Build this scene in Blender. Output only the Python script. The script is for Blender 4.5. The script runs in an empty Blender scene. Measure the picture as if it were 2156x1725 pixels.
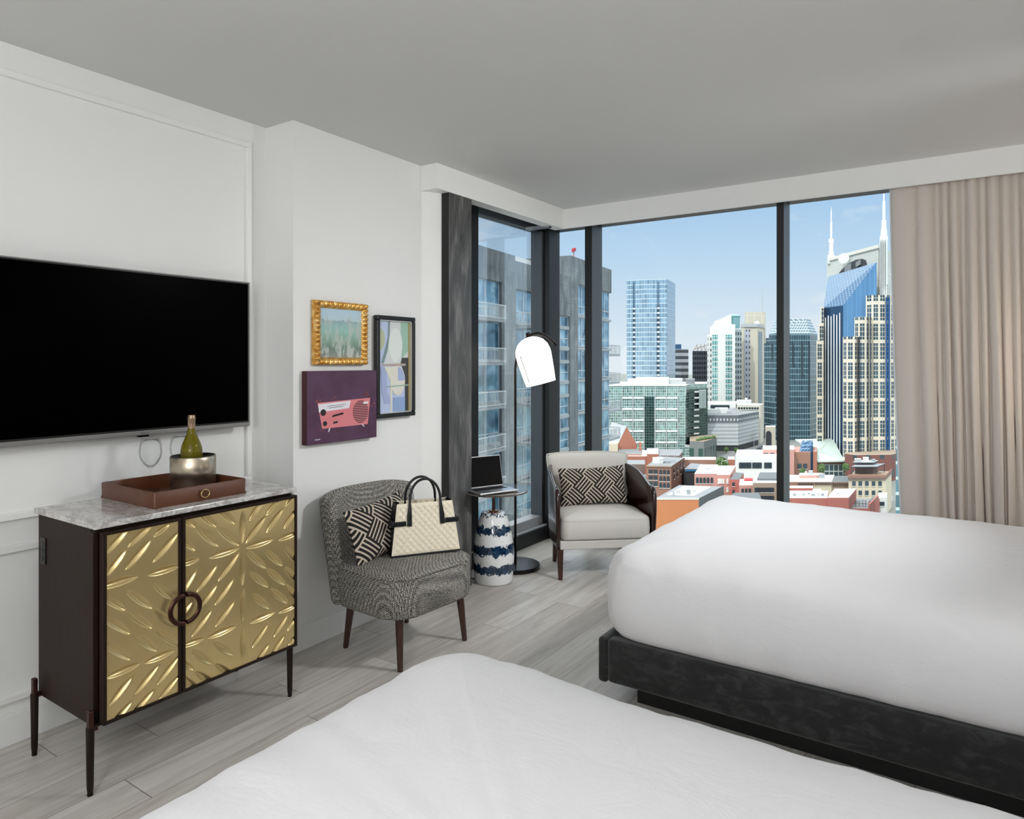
import bpy, bmesh, math, random
import numpy as np
from mathutils import Vector, Matrix, noise
random.seed(7)
S = bpy.context.scene
COL = S.collection
PI = math.pi

# ---------------------------------------------------------------- materials
def lin(c):
    if isinstance(c, str):
        c = c.lstrip('#'); c = [int(c[i:i+2], 16)/255 for i in (0, 2, 4)]
    return tuple(x/12.92 if x <= .04045 else ((x+.055)/1.055)**2.4 for x in c) + (1.0,)

class NT:
    """tiny helper for writing node trees"""
    def __init__(s, name):
        s.m = bpy.data.materials.new(name); s.m.use_nodes = True
        s.t = s.m.node_tree; s.n = s.t.nodes; s.l = s.t.links
        s.b = s.n['Principled BSDF']; s.out = s.n['Material Output']
    def new(s, typ, **kw):
        x = s.n.new(typ)
        for k, v in kw.items(): setattr(x, k, v)
        return x
    def put(s, sock, v):
        if hasattr(v, 'node') or isinstance(v, bpy.types.NodeSocket): s.l.new(v, sock)
        else: sock.default_value = v
    def m_(s, op, a, b=0.0, c=None):
        x = s.new('ShaderNodeMath', operation=op); s.put(x.inputs[0], a); s.put(x.inputs[1], b)
        if c is not None: s.put(x.inputs[2], c)
        return x.outputs[0]
    def mix(s, f, a, b):
        x = s.new('ShaderNodeMix', data_type='RGBA'); s.put(x.inputs[0], f); s.put(x.inputs[6], a); s.put(x.inputs[7], b)
        return x.outputs[2]
    def coord(s, kind='Object', scale=(1, 1, 1), rot=(0, 0, 0), loc=(0, 0, 0)):
        t = s.new('ShaderNodeTexCoord'); mp = s.new('ShaderNodeMapping')
        s.l.new(t.outputs[kind], mp.inputs[0])
        mp.inputs['Scale'].default_value = scale; mp.inputs['Rotation'].default_value = rot; mp.inputs['Location'].default_value = loc
        return mp.outputs[0]
    def sep(s, v):
        x = s.new('ShaderNodeSeparateXYZ'); s.l.new(v, x.inputs[0]); return x.outputs
    def comb(s, x, y, z=0.0):
        c = s.new('ShaderNodeCombineXYZ')
        for i, v in enumerate((x, y, z)): s.put(c.inputs[i], v)
        return c.outputs[0]
    def noise(s, v, scale=5, detail=3, rough=.5, dist=0):
        x = s.new('ShaderNodeTexNoise'); s.l.new(v, x.inputs['Vector'])
        x.inputs['Scale'].default_value = scale; x.inputs['Detail'].default_value = detail
        x.inputs['Roughness'].default_value = rough; x.inputs['Distortion'].default_value = dist
        return x.outputs[0]
    def ramp(s, f, stops, interp='LINEAR'):
        x = s.new('ShaderNodeValToRGB'); s.l.new(f, x.inputs[0]); x.color_ramp.interpolation = interp
        e = x.color_ramp.elements
        while len(e) < len(stops): e.new(.5)
        for k, (p, c) in enumerate(stops):
            e[k].position = p; e[k].color = lin(c) if not isinstance(c, (int, float)) else (c, c, c, 1)
        return x.outputs[0]
    def base(s, v): s.put(s.b.inputs['Base Color'], v)
    def rough(s, v): s.put(s.b.inputs['Roughness'], v)
    def metal(s, v): s.put(s.b.inputs['Metallic'], v)
    def bump(s, h, strength=.3, dist=.002):
        x = s.new('ShaderNodeBump'); s.l.new(h, x.inputs['Height'])
        x.inputs['Strength'].default_value = strength; x.inputs['Distance'].default_value = dist
        s.l.new(x.outputs[0], s.b.inputs['Normal'])

def P(name, color, rough=.5, metal=0.0, spec=None, noise_amt=0.0, nscale=20, bump=0.0, sheen=0.0, coat=0.0):
    t = NT(name)
    t.rough(rough); t.metal(metal)
    if spec is not None: t.b.inputs['Specular IOR Level'].default_value = spec
    if sheen: t.b.inputs['Sheen Weight'].default_value = sheen
    if coat: t.b.inputs['Coat Weight'].default_value = coat; t.b.inputs['Coat Roughness'].default_value = .08
    c = lin(color)
    v = t.coord()
    n = t.noise(v, nscale, 4)
    k = max(noise_amt, .015)
    t.base(t.mix(n, tuple(x*(1-k) for x in c[:3])+(1,), tuple(min(1, x*(1+k)) for x in c[:3])+(1,)))
    if bump: t.bump(n, bump, .003)
    return t.m

# ---------------------------------------------------------------- mesh builder
class MB:
    def __init__(s):
        s.v = []; s.f = []; s.mi = []; s.uv = []
    def add(s, vs, fs, mi=0, uvs=None, M=None):
        o = len(s.v)
        s.v += [tuple(M @ Vector(p)) if M is not None else tuple(p) for p in vs]
        for k, f in enumerate(fs):
            s.f.append([o+i for i in f]); s.mi.append(mi); s.uv.append(uvs[k] if uvs else None)
        return s
    def box(s, x0, x1, y0, y1, z0, z1, mi=0, M=None):
        if x0 > x1: x0, x1 = x1, x0
        if y0 > y1: y0, y1 = y1, y0
        if z0 > z1: z0, z1 = z1, z0
        vs = [(x0,y0,z0),(x1,y0,z0),(x1,y1,z0),(x0,y1,z0),(x0,y0,z1),(x1,y0,z1),(x1,y1,z1),(x0,y1,z1)]
        return s.add(vs, [(3,2,1,0),(4,5,6,7),(0,1,5,4),(1,2,6,5),(2,3,7,6),(3,0,4,7)], mi, None, M)
    def rbox(s, x0, x1, y0, y1, z0, z1, r=.01, seg=3, mi=0, M=None):
        bm = bmesh.new(); bmesh.ops.create_cube(bm, size=1)
        bmesh.ops.scale(bm, vec=(x1-x0, y1-y0, z1-z0), verts=bm.verts)
        bmesh.ops.translate(bm, vec=((x0+x1)/2, (y0+y1)/2, (z0+z1)/2), verts=bm.verts)
        bmesh.ops.bevel(bm, geom=list(bm.edges), offset=r, segments=seg, profile=.5, affect='EDGES')
        bm.verts.ensure_lookup_table(); bm.verts.index_update()
        s.add([v.co.copy() for v in bm.verts], [[v.index for v in f.verts] for f in bm.faces], mi, None, M)
        bm.free(); return s
    def lathe(s, prof, n=32, mi=0, M=None, cap=True, arc=2*PI):
        vs = []; fs = []
        full = abs(arc-2*PI) < 1e-6
        m = n if full else n+1
        for (r, z) in prof:
            for k in range(m):
                a = arc*k/n; vs.append((r*math.cos(a), r*math.sin(a), z))
        for i in range(len(prof)-1):
            for k in range(n):
                k2 = (k+1) % m
                fs.append((i*m+k, i*m+k2, (i+1)*m+k2, (i+1)*m+k))
        if cap and full:
            if prof[0][0] > 1e-5: fs.append(tuple(range(m))[::-1])
            if prof[-1][0] > 1e-5: fs.append(tuple((len(prof)-1)*m+k for k in range(m)))
        return s.add(vs, fs, mi, None, M)
    def tube(s, pts, r, n=10, mi=0, M=None, closed=False, flat=1.0):
        pts = [Vector(p) for p in pts]; N = len(pts)
        rs = r if isinstance(r, (list, tuple)) else [r]*N
        vs = []; fs = []; ref = None
        for i, p in enumerate(pts):
            a = pts[(i-1) % N] if closed or i > 0 else p
            b = pts[(i+1) % N] if closed or i < N-1 else p
            d = (b-a).normalized()
            if ref is None: ref = Vector((0, 0, 1)) if abs(d.z) < .9 else Vector((1, 0, 0))
            u = d.cross(ref); 
            if u.length < 1e-6: u = d.orthogonal()
            u.normalize(); w = u.cross(d).normalized(); ref = w
            for k in range(n):
                t = 2*PI*k/n; vs.append(p + u*math.cos(t)*rs[i] + w*math.sin(t)*rs[i]*flat)
        for i in range(N if closed else N-1):
            j = (i+1) % N
            for k in range(n):
                k2 = (k+1) % n; fs.append((i*n+k, j*n+k, j*n+k2, i*n+k2))
        if not closed:
            fs.append(tuple(range(n))); fs.append(tuple((N-1)*n+k for k in range(n))[::-1])
        return s.add(vs, fs, mi, None, M)
    def prism(s, poly, z0, z1, mi=0, M=None, cap_mi=None):
        """poly in xy, counter-clockwise; walls carry UV in metres"""
        n = len(poly)
        ar = sum(poly[i][0]*poly[(i+1) % n][1]-poly[(i+1) % n][0]*poly[i][1] for i in range(n))
        if ar < 0: poly = poly[::-1]
        z1s = z1 if isinstance(z1, (list, tuple)) else [z1]*n
        if ar < 0 and isinstance(z1, (list, tuple)): z1s = z1s[::-1]
        vs = [(p[0], p[1], z0) for p in poly]+[(p[0], p[1], z1s[i]) for i, p in enumerate(poly)]
        per = 0
        for i in range(n):
            j = (i+1) % n
            L = math.hypot(poly[j][0]-poly[i][0], poly[j][1]-poly[i][1])
            s.add([vs[i], vs[j], vs[n+j], vs[n+i]], [(0, 1, 2, 3)], mi,
                  [[(per, z0), (per+L, z0), (per+L, z1s[j]), (per, z1s[i])]], M)
            per += L
        cm = mi if cap_mi is None else cap_mi
        s.add([vs[n+i] for i in range(n)], [tuple(range(n))], cm, [[(p[0], p[1]) for p in poly]], M)
        s.add([vs[i] for i in range(n)], [tuple(range(n))[::-1]], cm, None, M)
        return s
    def grid(s, fn, nu, nv, mi=0, M=None, closed_u=False, uvs=False, flip=False):
        vs = [fn(i/nu, j/nv) for j in range(nv+1) for i in range(nu if closed_u else nu+1)]
        w = nu if closed_u else nu+1; fs = []; U = []
        for j in range(nv):
            for i in range(nu):
                i2 = (i+1) % w
                f = (j*w+i, j*w+i2, (j+1)*w+i2, (j+1)*w+i)
                u = [(i/nu, j/nv), ((i+1)/nu, j/nv), ((i+1)/nu, (j+1)/nv), (i/nu, (j+1)/nv)]
                fs.append(f[::-1] if flip else f); U.append(u[::-1] if flip else u)
        return s.add(vs, fs, mi, U if uvs else None, M)
    def poly(s, pts, mi=0, M=None): return s.add(pts, [tuple(range(len(pts)))], mi, None, M)
    def mesh(s, name, mats, smooth=False, weld=False):
        me = bpy.data.meshes.new(name)
        me.from_pydata([tuple(p) for p in s.v], [], s.f); me.validate(clean_customdata=False)
        for m in (mats if isinstance(mats, (list, tuple)) else [mats]): me.materials.append(m)
        if len(me.polygons) == len(s.mi):
            me.polygons.foreach_set('material_index', s.mi)
            if any(u is not None for u in s.uv):
                L = me.uv_layers.new(name='UVMap')
                for p, u in zip(me.polygons, s.uv):
                    if u:
                        for li, c in zip(p.loop_indices, u): L.data[li].uv = c
        if weld:
            bm = bmesh.new(); bm.from_mesh(me); bmesh.ops.remove_doubles(bm, verts=bm.verts, dist=1e-5)
            bmesh.ops.recalc_face_normals(bm, faces=bm.faces); bm.to_mesh(me); bm.free()
        if smooth:
            me.polygons.foreach_set('use_smooth', [True]*len(me.polygons))
        me.update(); return me
    def build(s, name, mats, parent=None, smooth=False, bevel=0, sub=0, loc=None, rot=None, weld=False, seg=2, angle=None):
        o = bpy.data.objects.new(name, s.mesh(name, mats, smooth, weld)); COL.objects.link(o)
        if parent is not None: o.parent = parent
        if loc is not None: o.location = loc
        if rot is not None: o.rotation_euler = rot
        if bevel:
            b = o.modifiers.new('bevel', 'BEVEL'); b.width = bevel; b.segments = seg; b.limit_method = 'ANGLE'; b.angle_limit = math.radians(35)
        if sub:
            u = o.modifiers.new('sub', 'SUBSURF'); u.levels = sub; u.render_levels = sub
        if angle:
            try:
                o.data.set_sharp_from_angle(angle=math.radians(angle))
            except Exception: pass
        return o

def tag(o, label, cat, group=None, kind=None):
    if label: o['label'] = label
    if cat: o['category'] = cat
    if group: o['group'] = group
    if kind: o['kind'] = kind
    return o
def thing(name, label, cat, loc=(0, 0, 0), rz=0, group=None):
    o = bpy.data.objects.new(name, None); o.empty_display_size = .1; COL.objects.link(o)
    o.location = loc; o.rotation_euler = (0, 0, rz)
    return tag(o, label, cat, group)
def struct(o): o['kind'] = 'structure'; return o
def RZ(a): return Matrix.Rotation(a, 4, 'Z')
def RX(a): return Matrix.Rotation(a, 4, 'X')
def RY(a): return Matrix.Rotation(a, 4, 'Y')
def T(x, y, z): return Matrix.Translation((x, y, z))

def ring(hx, hy, r, n=64):
    """n points of a rounded rectangle, matched by angle so that rings can be lofted"""
    r = max(min(r, hx, hy), 1e-4); pts = []
    per = n//4
    for q, (sx, sy) in enumerate(((1, 1), (-1, 1), (-1, -1), (1, -1))):
        cx, cy = sx*(hx-r), sy*(hy-r)
        for k in range(per):
            a = (q + k/(per-1))*PI/2
            pts.append((cx+r*math.cos(a), cy+r*math.sin(a)))
    return pts
def dense_ring(hx, hy, r, per_side=24, per_corner=8):
    pts = []
    cs = ((1, 1), (-1, 1), (-1, -1), (1, -1))
    arcs = []; R4 = r if isinstance(r, (list, tuple)) else (r,)*4
    for q, (sx, sy) in enumerate(cs):
        r = max(min(R4[q], hx, hy), 1e-4)
        cx, cy = sx*(hx-r), sy*(hy-r)
        arcs.append([(cx+r*math.cos((q+k/per_corner)*PI/2), cy+r*math.sin((q+k/per_corner)*PI/2)) for k in range(per_corner+1)])
    for q in range(4):
        pts += arcs[q]
        a, b = arcs[q][-1], arcs[(q+1) % 4][0]
        for k in range(1, per_side): pts.append((a[0]+(b[0]-a[0])*k/per_side, a[1]+(b[1]-a[1])*k/per_side))
    return pts
def loft_rings(mb, rings, mi=0, M=None, cap0=True, cap1=True):
    n = len(rings[0]); vs = [p for r in rings for p in r]; fs = []
    for i in range(len(rings)-1):
        for k in range(n):
            k2 = (k+1) % n; fs.append((i*n+k, i*n+k2, (i+1)*n+k2, (i+1)*n+k))
    if cap0: fs.append(tuple(range(n))[::-1])
    if cap1: fs.append(tuple((len(rings)-1)*n+k for k in range(n)))
    mb.add(vs, fs, mi, None, M); return mb
def offset_loft(mb, hx, hy, rc, prof, mi=0, M=None, deform=None, side=24, corner=8):
    """prof = [(inset, z), ...] from bottom up to the middle of the top"""
    R = []
    for d, z in prof:
        d = min(d, min(hx, hy)-.002)
        R.append([(x, y, z) for x, y in dense_ring(hx-d, hy-d, tuple(max(q-d, .004) for q in (rc if isinstance(rc, (list, tuple)) else (rc,)*4)), side, corner)])
    if deform: R = [[deform(*p) for p in r] for r in R]
    return loft_rings(mb, R, mi, M)

def shell(mb, P_, th, rim, nu, nv, mi=0):
    """upholstered panel: P_(a,b) mid surface, th(a,b) half thickness that rounds off to nothing over the distance rim at the border"""
    us = [(1-math.cos(PI*i/nu))/2 for i in range(nu+1)]; vs_ = [(1-math.cos(PI*j/nv))/2 for j in range(nv+1)]
    pt = [[Vector(P_(u, v)) for u in us] for v in vs_]
    def cum(line):
        d = [0]
        for a, b in zip(line, line[1:]): d.append(d[-1]+(b-a).length)
        return [min(x, d[-1]-x) for x in d]
    du = [cum(r) for r in pt]; dv = list(zip(*[cum([pt[j][i] for j in range(nv+1)]) for i in range(nu+1)]))
    for sg in (1, -1):
        V = []
        for j in range(nv+1):
            for i in range(nu+1):
                tu = pt[j][min(nu, i+1)]-pt[j][max(0, i-1)]; tv = pt[min(nv, j+1)][i]-pt[max(0, j-1)][i]
                n = tu.cross(tv).normalized()
                e = 1
                for d in (du[j][i], dv[j][i]):
                    if d < rim: e *= math.sqrt(max(0, 1-(1-d/rim)**2))
                V.append(pt[j][i]+n*sg*th(us[i], vs_[j])*e)
        w = nu+1; F = [(j*w+i, j*w+i+1, (j+1)*w+i+1, (j+1)*w+i) for j in range(nv) for i in range(nu)]
        mb.add(V, [f if sg > 0 else f[::-1] for f in F], mi)
    return mb
# camera constants measured from the photograph: horizon row 762, focal length 1450 px at a width of 2156 px
EYE, FPX = 1.475, 1450.0
CAM_A = math.atan2(980.0, FPX)
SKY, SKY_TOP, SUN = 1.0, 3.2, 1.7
FILL_DOWNLIGHTS = [(-.80, -.6, 12, .4, 'over the foot of the foreground bed', 0, 180), (.15, -1.4, 2, .4, 'behind the viewer', 0, 180), (.42, 3.5, 24, .4, 'above the headboard of the window bed', 55, 90)]
UNSEEN_SCONCES = [(4.45, 3.0), (2.2, 1.0)]
SOFT_FILL = [((0.0, -2.45, 1.95), 20, 1.3, 1.0, (PI/2*1.04, 0, .25)), ((.1, -1.6, 1.9), 64, 1.0, 1.0, (PI*.80, 0, 0))]
LEAF_L = [(1.179, 0.814, 1.259, 0.888), (1.255, 0.822, 1.343, 0.885), (1.347, 0.839, 1.408, 0.872), (1.179, 0.735, 1.25, 0.813), (1.246, 0.742, 1.338, 0.829), (1.344, 0.745, 1.441, 0.833), (1.155, 0.701, 1.291, 0.708), (1.325, 0.703, 1.446, 0.708), (1.252, 0.666, 1.345, 0.577), (1.346, 0.667, 1.431, 0.582), (1.163, 0.678, 1.249, 0.599), (1.254, 0.591, 1.345, 0.505), (1.354, 0.568, 1.434, 0.486), (1.171, 0.599, 1.267, 0.51), (1.272, 0.506, 1.363, 0.415), (1.359, 0.492, 1.446, 0.405), (1.173, 0.511, 1.267, 0.418), (1.313, 0.388, 1.431, 0.396), (1.179, 0.385, 1.3, 0.393), (1.19, 0.283, 1.274, 0.36), (1.278, 0.288, 1.37, 0.367), (1.359, 0.292, 1.446, 0.37), (1.192, 0.207, 1.274, 0.272), (1.267, 0.218, 1.352, 0.281), (1.366, 0.235, 1.446, 0.295)]
LEAF_R = [(1.714, 0.864, 1.714, 0.734), (1.825, 0.823, 1.728, 0.731), (1.863, 0.719, 1.73, 0.712), (1.731, 0.7, 1.828, 0.604), (1.714, 0.695, 1.714, 0.561), (1.7, 0.701, 1.603, 0.607), (1.7, 0.718, 1.566, 0.71), (1.7, 0.728, 1.601, 0.821), (1.598, 0.825, 1.523, 0.896), (1.68, 0.821, 1.604, 0.895), (1.51, 0.841, 1.447, 0.898), (1.608, 0.746, 1.514, 0.838), (1.51, 0.751, 1.438, 0.825), (1.526, 0.715, 1.447, 0.709), (1.744, 0.821, 1.817, 0.896), (1.825, 0.828, 1.899, 0.89), (1.914, 0.841, 1.825, 0.754), (1.921, 0.85, 1.981, 0.904), (1.914, 0.753, 1.985, 0.826), (1.889, 0.71, 1.988, 0.721), (1.822, 0.682, 1.91, 0.594), (1.919, 0.676, 1.988, 0.592), (1.828, 0.602, 1.924, 0.508), (1.921, 0.585, 1.988, 0.507), (1.75, 0.605, 1.837, 0.522), (1.925, 0.507, 1.988, 0.426), (1.848, 0.51, 1.936, 0.425), (1.514, 0.676, 1.447, 0.592), (1.602, 0.675, 1.513, 0.589), (1.602, 0.596, 1.528, 0.525), (1.675, 0.601, 1.589, 0.516), (1.757, 0.513, 1.845, 0.427), (1.717, 0.546, 1.716, 0.413), (1.68, 0.51, 1.591, 0.43), (1.58, 0.504, 1.492, 0.423), (1.498, 0.56, 1.447, 0.511), (1.744, 0.397, 1.874, 0.406), (1.885, 0.397, 1.988, 0.403), (1.688, 0.405, 1.558, 0.397), (1.548, 0.401, 1.447, 0.401), (1.588, 0.372, 1.673, 0.291), (1.496, 0.375, 1.582, 0.288), (1.717, 0.39, 1.716, 0.261), (1.84, 0.369, 1.757, 0.29), (1.94, 0.377, 1.862, 0.3), (1.985, 0.353, 1.933, 0.303), (1.846, 0.282, 1.775, 0.22), (1.924, 0.293, 1.85, 0.224), (1.985, 0.27, 1.936, 0.233), (1.594, 0.284, 1.674, 0.206), (1.51, 0.284, 1.591, 0.206), (1.447, 0.353, 1.503, 0.295), (1.447, 0.294, 1.52, 0.215)]
# ---------------------------------------------------------------- shared materials
M = {}
M['wall'] = P('wall_paint', '#ededeb', .55, noise_amt=.015, nscale=3)
M['ceil'] = P('ceiling_paint', '#d9d9d8', .8, noise_amt=.015, nscale=2)
M['trimw'] = P('trim_paint', '#efefed', .4)
M['soffit'] = P('soffit_paint', '#f5f5f3', .5)
M['black'] = P('black_plastic', '#0b0b0c', .35)
M['blackgloss'] = P('black_gloss', '#020202', .08, spec=.3)
M['screen'] = P('screen_glass', '#000000', .3, spec=.015)
M['darkmetal'] = P('dark_bronze_frame', '#14161a', .38, .55)
M['darkmetal2'] = P('black_frame', '#0a0a0b', .5)
M['greyframe'] = P('grey_anodised', '#4d5257', .45, .3)
M['sillmetal'] = P('sill_metal', '#b9b9ba', .4, .2)
M['alu'] = P('aluminium', '#c9ccd0', .28, .9)
M['silver'] = P('silver_plastic', '#8e8c8b', .35, .6)
M['walnut'] = None

def wood(name, c1, c2, scale=(30, 30, 2), rough=.35, coat=0.0, spec=.5):
    t = NT(name); v = t.coord('Object', scale)
    n = t.noise(v, 4, 6, .65, .4); n2 = t.noise(v, 26, 3)
    f = t.m_('ADD', t.m_('MULTIPLY', n, .7), t.m_('MULTIPLY', n2, .3))
    t.base(t.ramp(f, [(.3, c1), (.7, c2)])); t.rough(rough); t.b.inputs['Specular IOR Level'].default_value = spec
    if coat: t.b.inputs['Coat Weight'].default_value = coat; t.b.inputs['Coat Roughness'].default_value = .12
    return t.m
M['espresso'] = wood('espresso_wood', '#170f0c', '#2e1f19', (40, 40, 1.2), .5, 0, .18)
M['legwood'] = wood('walnut_leg', '#2a1510', '#472a20', (40, 40, 3), .35)
M['shellwood'] = wood('dark_shell_wood', '#1a0a09', '#33140f', (6, 6, 14), .22, .5)

def floor_mat():
    t = NT('vinyl_plank_floor')
    co = t.coord('Object'); x, y, z = t.sep(co)
    PW, PL = .178, 1.22
    col = t.m_('FLOOR', t.m_('DIVIDE', x, PW))
    wn = t.new('ShaderNodeTexWhiteNoise', noise_dimensions='1D'); t.l.new(col, wn.inputs['W'])
    yy = t.m_('ADD', t.m_('DIVIDE', y, PL), t.m_('MULTIPLY', wn.outputs[0], 7.3))
    row = t.m_('FLOOR', yy)
    wn2 = t.new('ShaderNodeTexWhiteNoise', noise_dimensions='2D'); t.l.new(t.comb(col, row), wn2.inputs['Vector'])
    fx = t.m_('FRACT', t.m_('DIVIDE', x, PW)); fy = t.m_('FRACT', yy)
    def edge(f, w): return t.m_('LESS_THAN', t.m_('MINIMUM', f, t.m_('SUBTRACT', 1.0, f)), w)
    gap = t.m_('MAXIMUM', edge(fx, .006), edge(fy, .0012))
    sv = t.comb(t.m_('ADD', t.m_('MULTIPLY', x, 22.0), t.m_('MULTIPLY', wn2.outputs[0], 40)), t.m_('ADD', t.m_('MULTIPLY', y, 1.6), t.m_('MULTIPLY', wn2.outputs[0], 9)), 0.0)
    g1 = t.noise(sv, 1.0, 6, .62, 1.1)
    sv2 = t.comb(t.m_('MULTIPLY', x, 130.0), t.m_('MULTIPLY', y, 3.0), wn2.outputs[0])
    g2 = t.noise(sv2, 1.0, 3, .5, .2)
    f = t.m_('ADD', t.m_('ADD', t.m_('MULTIPLY', g1, .62), t.m_('MULTIPLY', g2, .2)), t.m_('MULTIPLY', wn2.outputs[0], .24))
    c = t.ramp(f, [(.25, '#99928b'), (.48, '#b9b3ac'), (.62, '#cdc8c2'), (.85, '#e0dcd8')])
    t.base(t.mix(gap, c, lin('#6a625b'))); t.rough(t.m_('ADD', .28, t.m_('MULTIPLY', g2, .2)))
    t.bump(t.m_('SUBTRACT', g2, gap), .12, .001)
    return t.m
M['floor'] = floor_mat()

def glass_pane():
    t = NT('window_glass'); t.n.remove(t.b)
    tr = t.new('ShaderNodeBsdfTransparent'); tr.inputs[0].default_value = (.965, .985, .985, 1)
    gl = t.new('ShaderNodeBsdfGlossy'); gl.inputs['Roughness'].default_value = 0.0
    fr = t.new('ShaderNodeFresnel'); fr.inputs[0].default_value = 1.45
    mx = t.new('ShaderNodeMixShader'); t.l.new(t.m_('MULTIPLY', fr.outputs[0], .36), mx.inputs[0])
    t.l.new(tr.outputs[0], mx.inputs[1]); t.l.new(gl.outputs[0], mx.inputs[2]); t.l.new(mx.outputs[0], t.out.inputs[0])
    return t.m
M['pane'] = glass_pane()

def metal_smear():
    t = NT('brushed_dark_steel')
    v = t.coord('Object', (5, 5, 1.0)); n = t.noise(v, 1.6, 5, .55, 1.6)
    n2 = t.noise(t.coord('Object', (30, 30, 4)), 2, 4)
    f = t.m_('ADD', t.m_('MULTIPLY', n, .75), t.m_('MULTIPLY', n2, .25))
    t.base(t.ramp(f, [(.34, '#3a3a3a'), (.52, '#575655'), (.70, '#858280')])); t.metal(.25); t.rough(t.ramp(f, [(.3, .3), (.7, .55)]))
    return t.m
M['smear'] = metal_smear()

# ---------------------------------------------------------------- room shell
CEIL = 2.70
XR, YR = .85, -2.6
def sbox(name, x0, x1, y0, y1, z0, z1, m, bevel=0, parent=None):
    o = MB().box(x0, x1, y0, y1, z0, z1).build(name, m, parent, bevel=bevel)
    return struct(o)
sbox('floor', -3.35, XR+.25, YR-.25, 5.15, -.2, 0, M['floor'])
sbox('ceiling', -3.35, XR+.25, YR-.25, 5.25, CEIL, CEIL+.25, M['ceil'])
sbox('wall_left', -3.35, -3.09, YR, 2.27, 0, CEIL, M['wall'])
m = MB().prism([(-3.35, 2.27), (-2.872, 2.27), (-2.885, 3.257), (-2.823, 3.376), (-2.823, 3.60), (-3.35, 3.60)], 0, CEIL)
struct(m.build('wall_column', M['wall']))
sbox('wall_right', XR, XR+.25, YR, 5.15, 0, CEIL, M['wall'])
sbox('wall_rear', -3.35, XR+.25, YR-.25, YR, 0, CEIL, M['wall'])
# dropped soffits that hide the curtain pocket
m = MB(); m.prism([(-2.885, 3.25), (-2.755, 3.25), (-2.755, 4.82), (-2.85, 4.82), (-2.85, 3.376), (-2.885, 3.376)], 2.545, CEIL)
struct(m.build('trim_1', M['soffit']))
sbox('trim_2', -2.85, XR, 4.82, 4.838, 2.545, CEIL, M['soffit'])
sbox('baseboard_left', -3.09, -3.076, YR, 2.27, 0, .12, M['trimw'], .003)
sbox('baseboard_step', -3.09, -2.86, 2.256, 2.27, 0, .12, M['trimw'], .003)
m = MB().prism([(-2.872, 2.256), (-2.858, 2.256), (-2.871, 3.25), (-2.885, 3.257)], 0, .12)
struct(m.build('baseboard_column', M['trimw'], bevel=.003))
# picture-frame mouldings on the wall behind the television
def mould(n, y0, y1, z0, z1):
    o = MB(); w, x0, x1 = .028, -3.092, -3.070
    o.box(x0, x1, y0, y1, z1-w, z1); o.box(x0, x1, y0, y1, z0, z0+w)
    o.box(x0, x1, y1-w, y1, z0+w, z1-w); o.box(x0, x1, y0, y0+w, z0+w, z1-w)
    struct(o.build('trim_%d' % n, M['trimw'], bevel=.004))
mould(3, -.9, 2.172, .865, 2.595)
mould(4, -.9, 2.172, .165, .768)

# black steel column in front of the corner glazing
o = MB().box(-2.86, -2.762, 3.377, 3.612, 0, 2.56).build('trim_5', [M['darkmetal2'], M['smear']], bevel=.002)
for p in o.data.polygons:
    if p.normal.x > .9: p.material_index = 1
struct(o)

def wpart(root, name, boxes, m, bevel=.002):
    mb = MB()
    for b in boxes: mb.box(*b)
    o = mb.build(name, m, root, bevel=bevel); o['kind'] = 'structure'; return o
w1 = struct(thing('window_1', None, None))
wpart(w1, 'base_rail', [(-3.12, -2.965, 3.60, 4.935, 0, .112)], M['darkmetal2'])
wpart(w1, 'sill', [(-3.12, -2.975, 3.62, 4.93, .112, .122)], M['sillmetal'])
wpart(w1, 'lower_frame', [(-3.12, -3.02, 3.60, 4.93, .122, .19)], M['sillmetal'])
wpart(w1, 'head_frame', [(-3.12, -2.985, 3.60, 4.95, 2.63, 2.70)], M['darkmetal2'])
wpart(w1, 'head_rail', [(-3.12, -3.04, 3.60, 4.93, 2.566, 2.63)], M['greyframe'])
wpart(w1, 'jamb', [(-3.12, -2.985, 3.60, 3.985, .12, 2.63)], M['darkmetal'])
wpart(w1, 'side_frame', [(-3.12, -3.01, 4.90, 4.925, .19, 2.566)], M['greyframe'])
g = MB().box(-3.066, -3.054, 3.97, 4.905, .18, 2.575).build('pane', M['pane'], w1); g['kind'] = 'structure'
w2 = struct(thing('window_2', None, None))
wpart(w2, 'corner_post', [(-3.12, -2.955, 4.925, 5.10, 0, 2.70)], M['darkmetal2'])
wpart(w2, 'head_frame', [(-2.955, XR, 4.98, 5.10, 2.578, 2.70)], M['darkmetal'])
wpart(w2, 'base_rail', [(-2.955, XR, 4.98, 5.10, 0, .11)], M['darkmetal2'])
for a, b in ((-2.612, -2.548), (-1.137, -1.09)):
    mb = MB(); mb.box(a, b, 4.908, 5.09, .0, 2.70)
    o = mb.build('mullion', [M['darkmetal2'], M['greyframe']], w2, bevel=.002); o['kind'] = 'structure'
    for p in o.data.polygons:
        if p.normal.x > .9: p.material_index = 1
xs = [-2.955, -2.612, -2.548, -1.137, -1.09, XR]
for a, b in ((0, 1), (2, 3), (4, 5)):
    g = MB().box(xs[a]-.01, xs[b]+.01, 5.054, 5.066, .1, 2.59).build('pane', M['pane'], w2); g['kind'] = 'structure'
# short aluminium curtain track under the corner of the soffit
tr = MB(); tr.box(-3.005, -2.79, 4.64, 4.70, 2.545, 2.556); tr.box(-3.005, -2.79, 4.645, 4.652, 2.533, 2.546); tr.box(-3.005, -2.79, 4.685, 4.692, 2.533, 2.546)
tag(tr.build('curtain_track', M['alu']), 'short white aluminium curtain track end under the corner of the soffit', 'curtain track')
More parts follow.
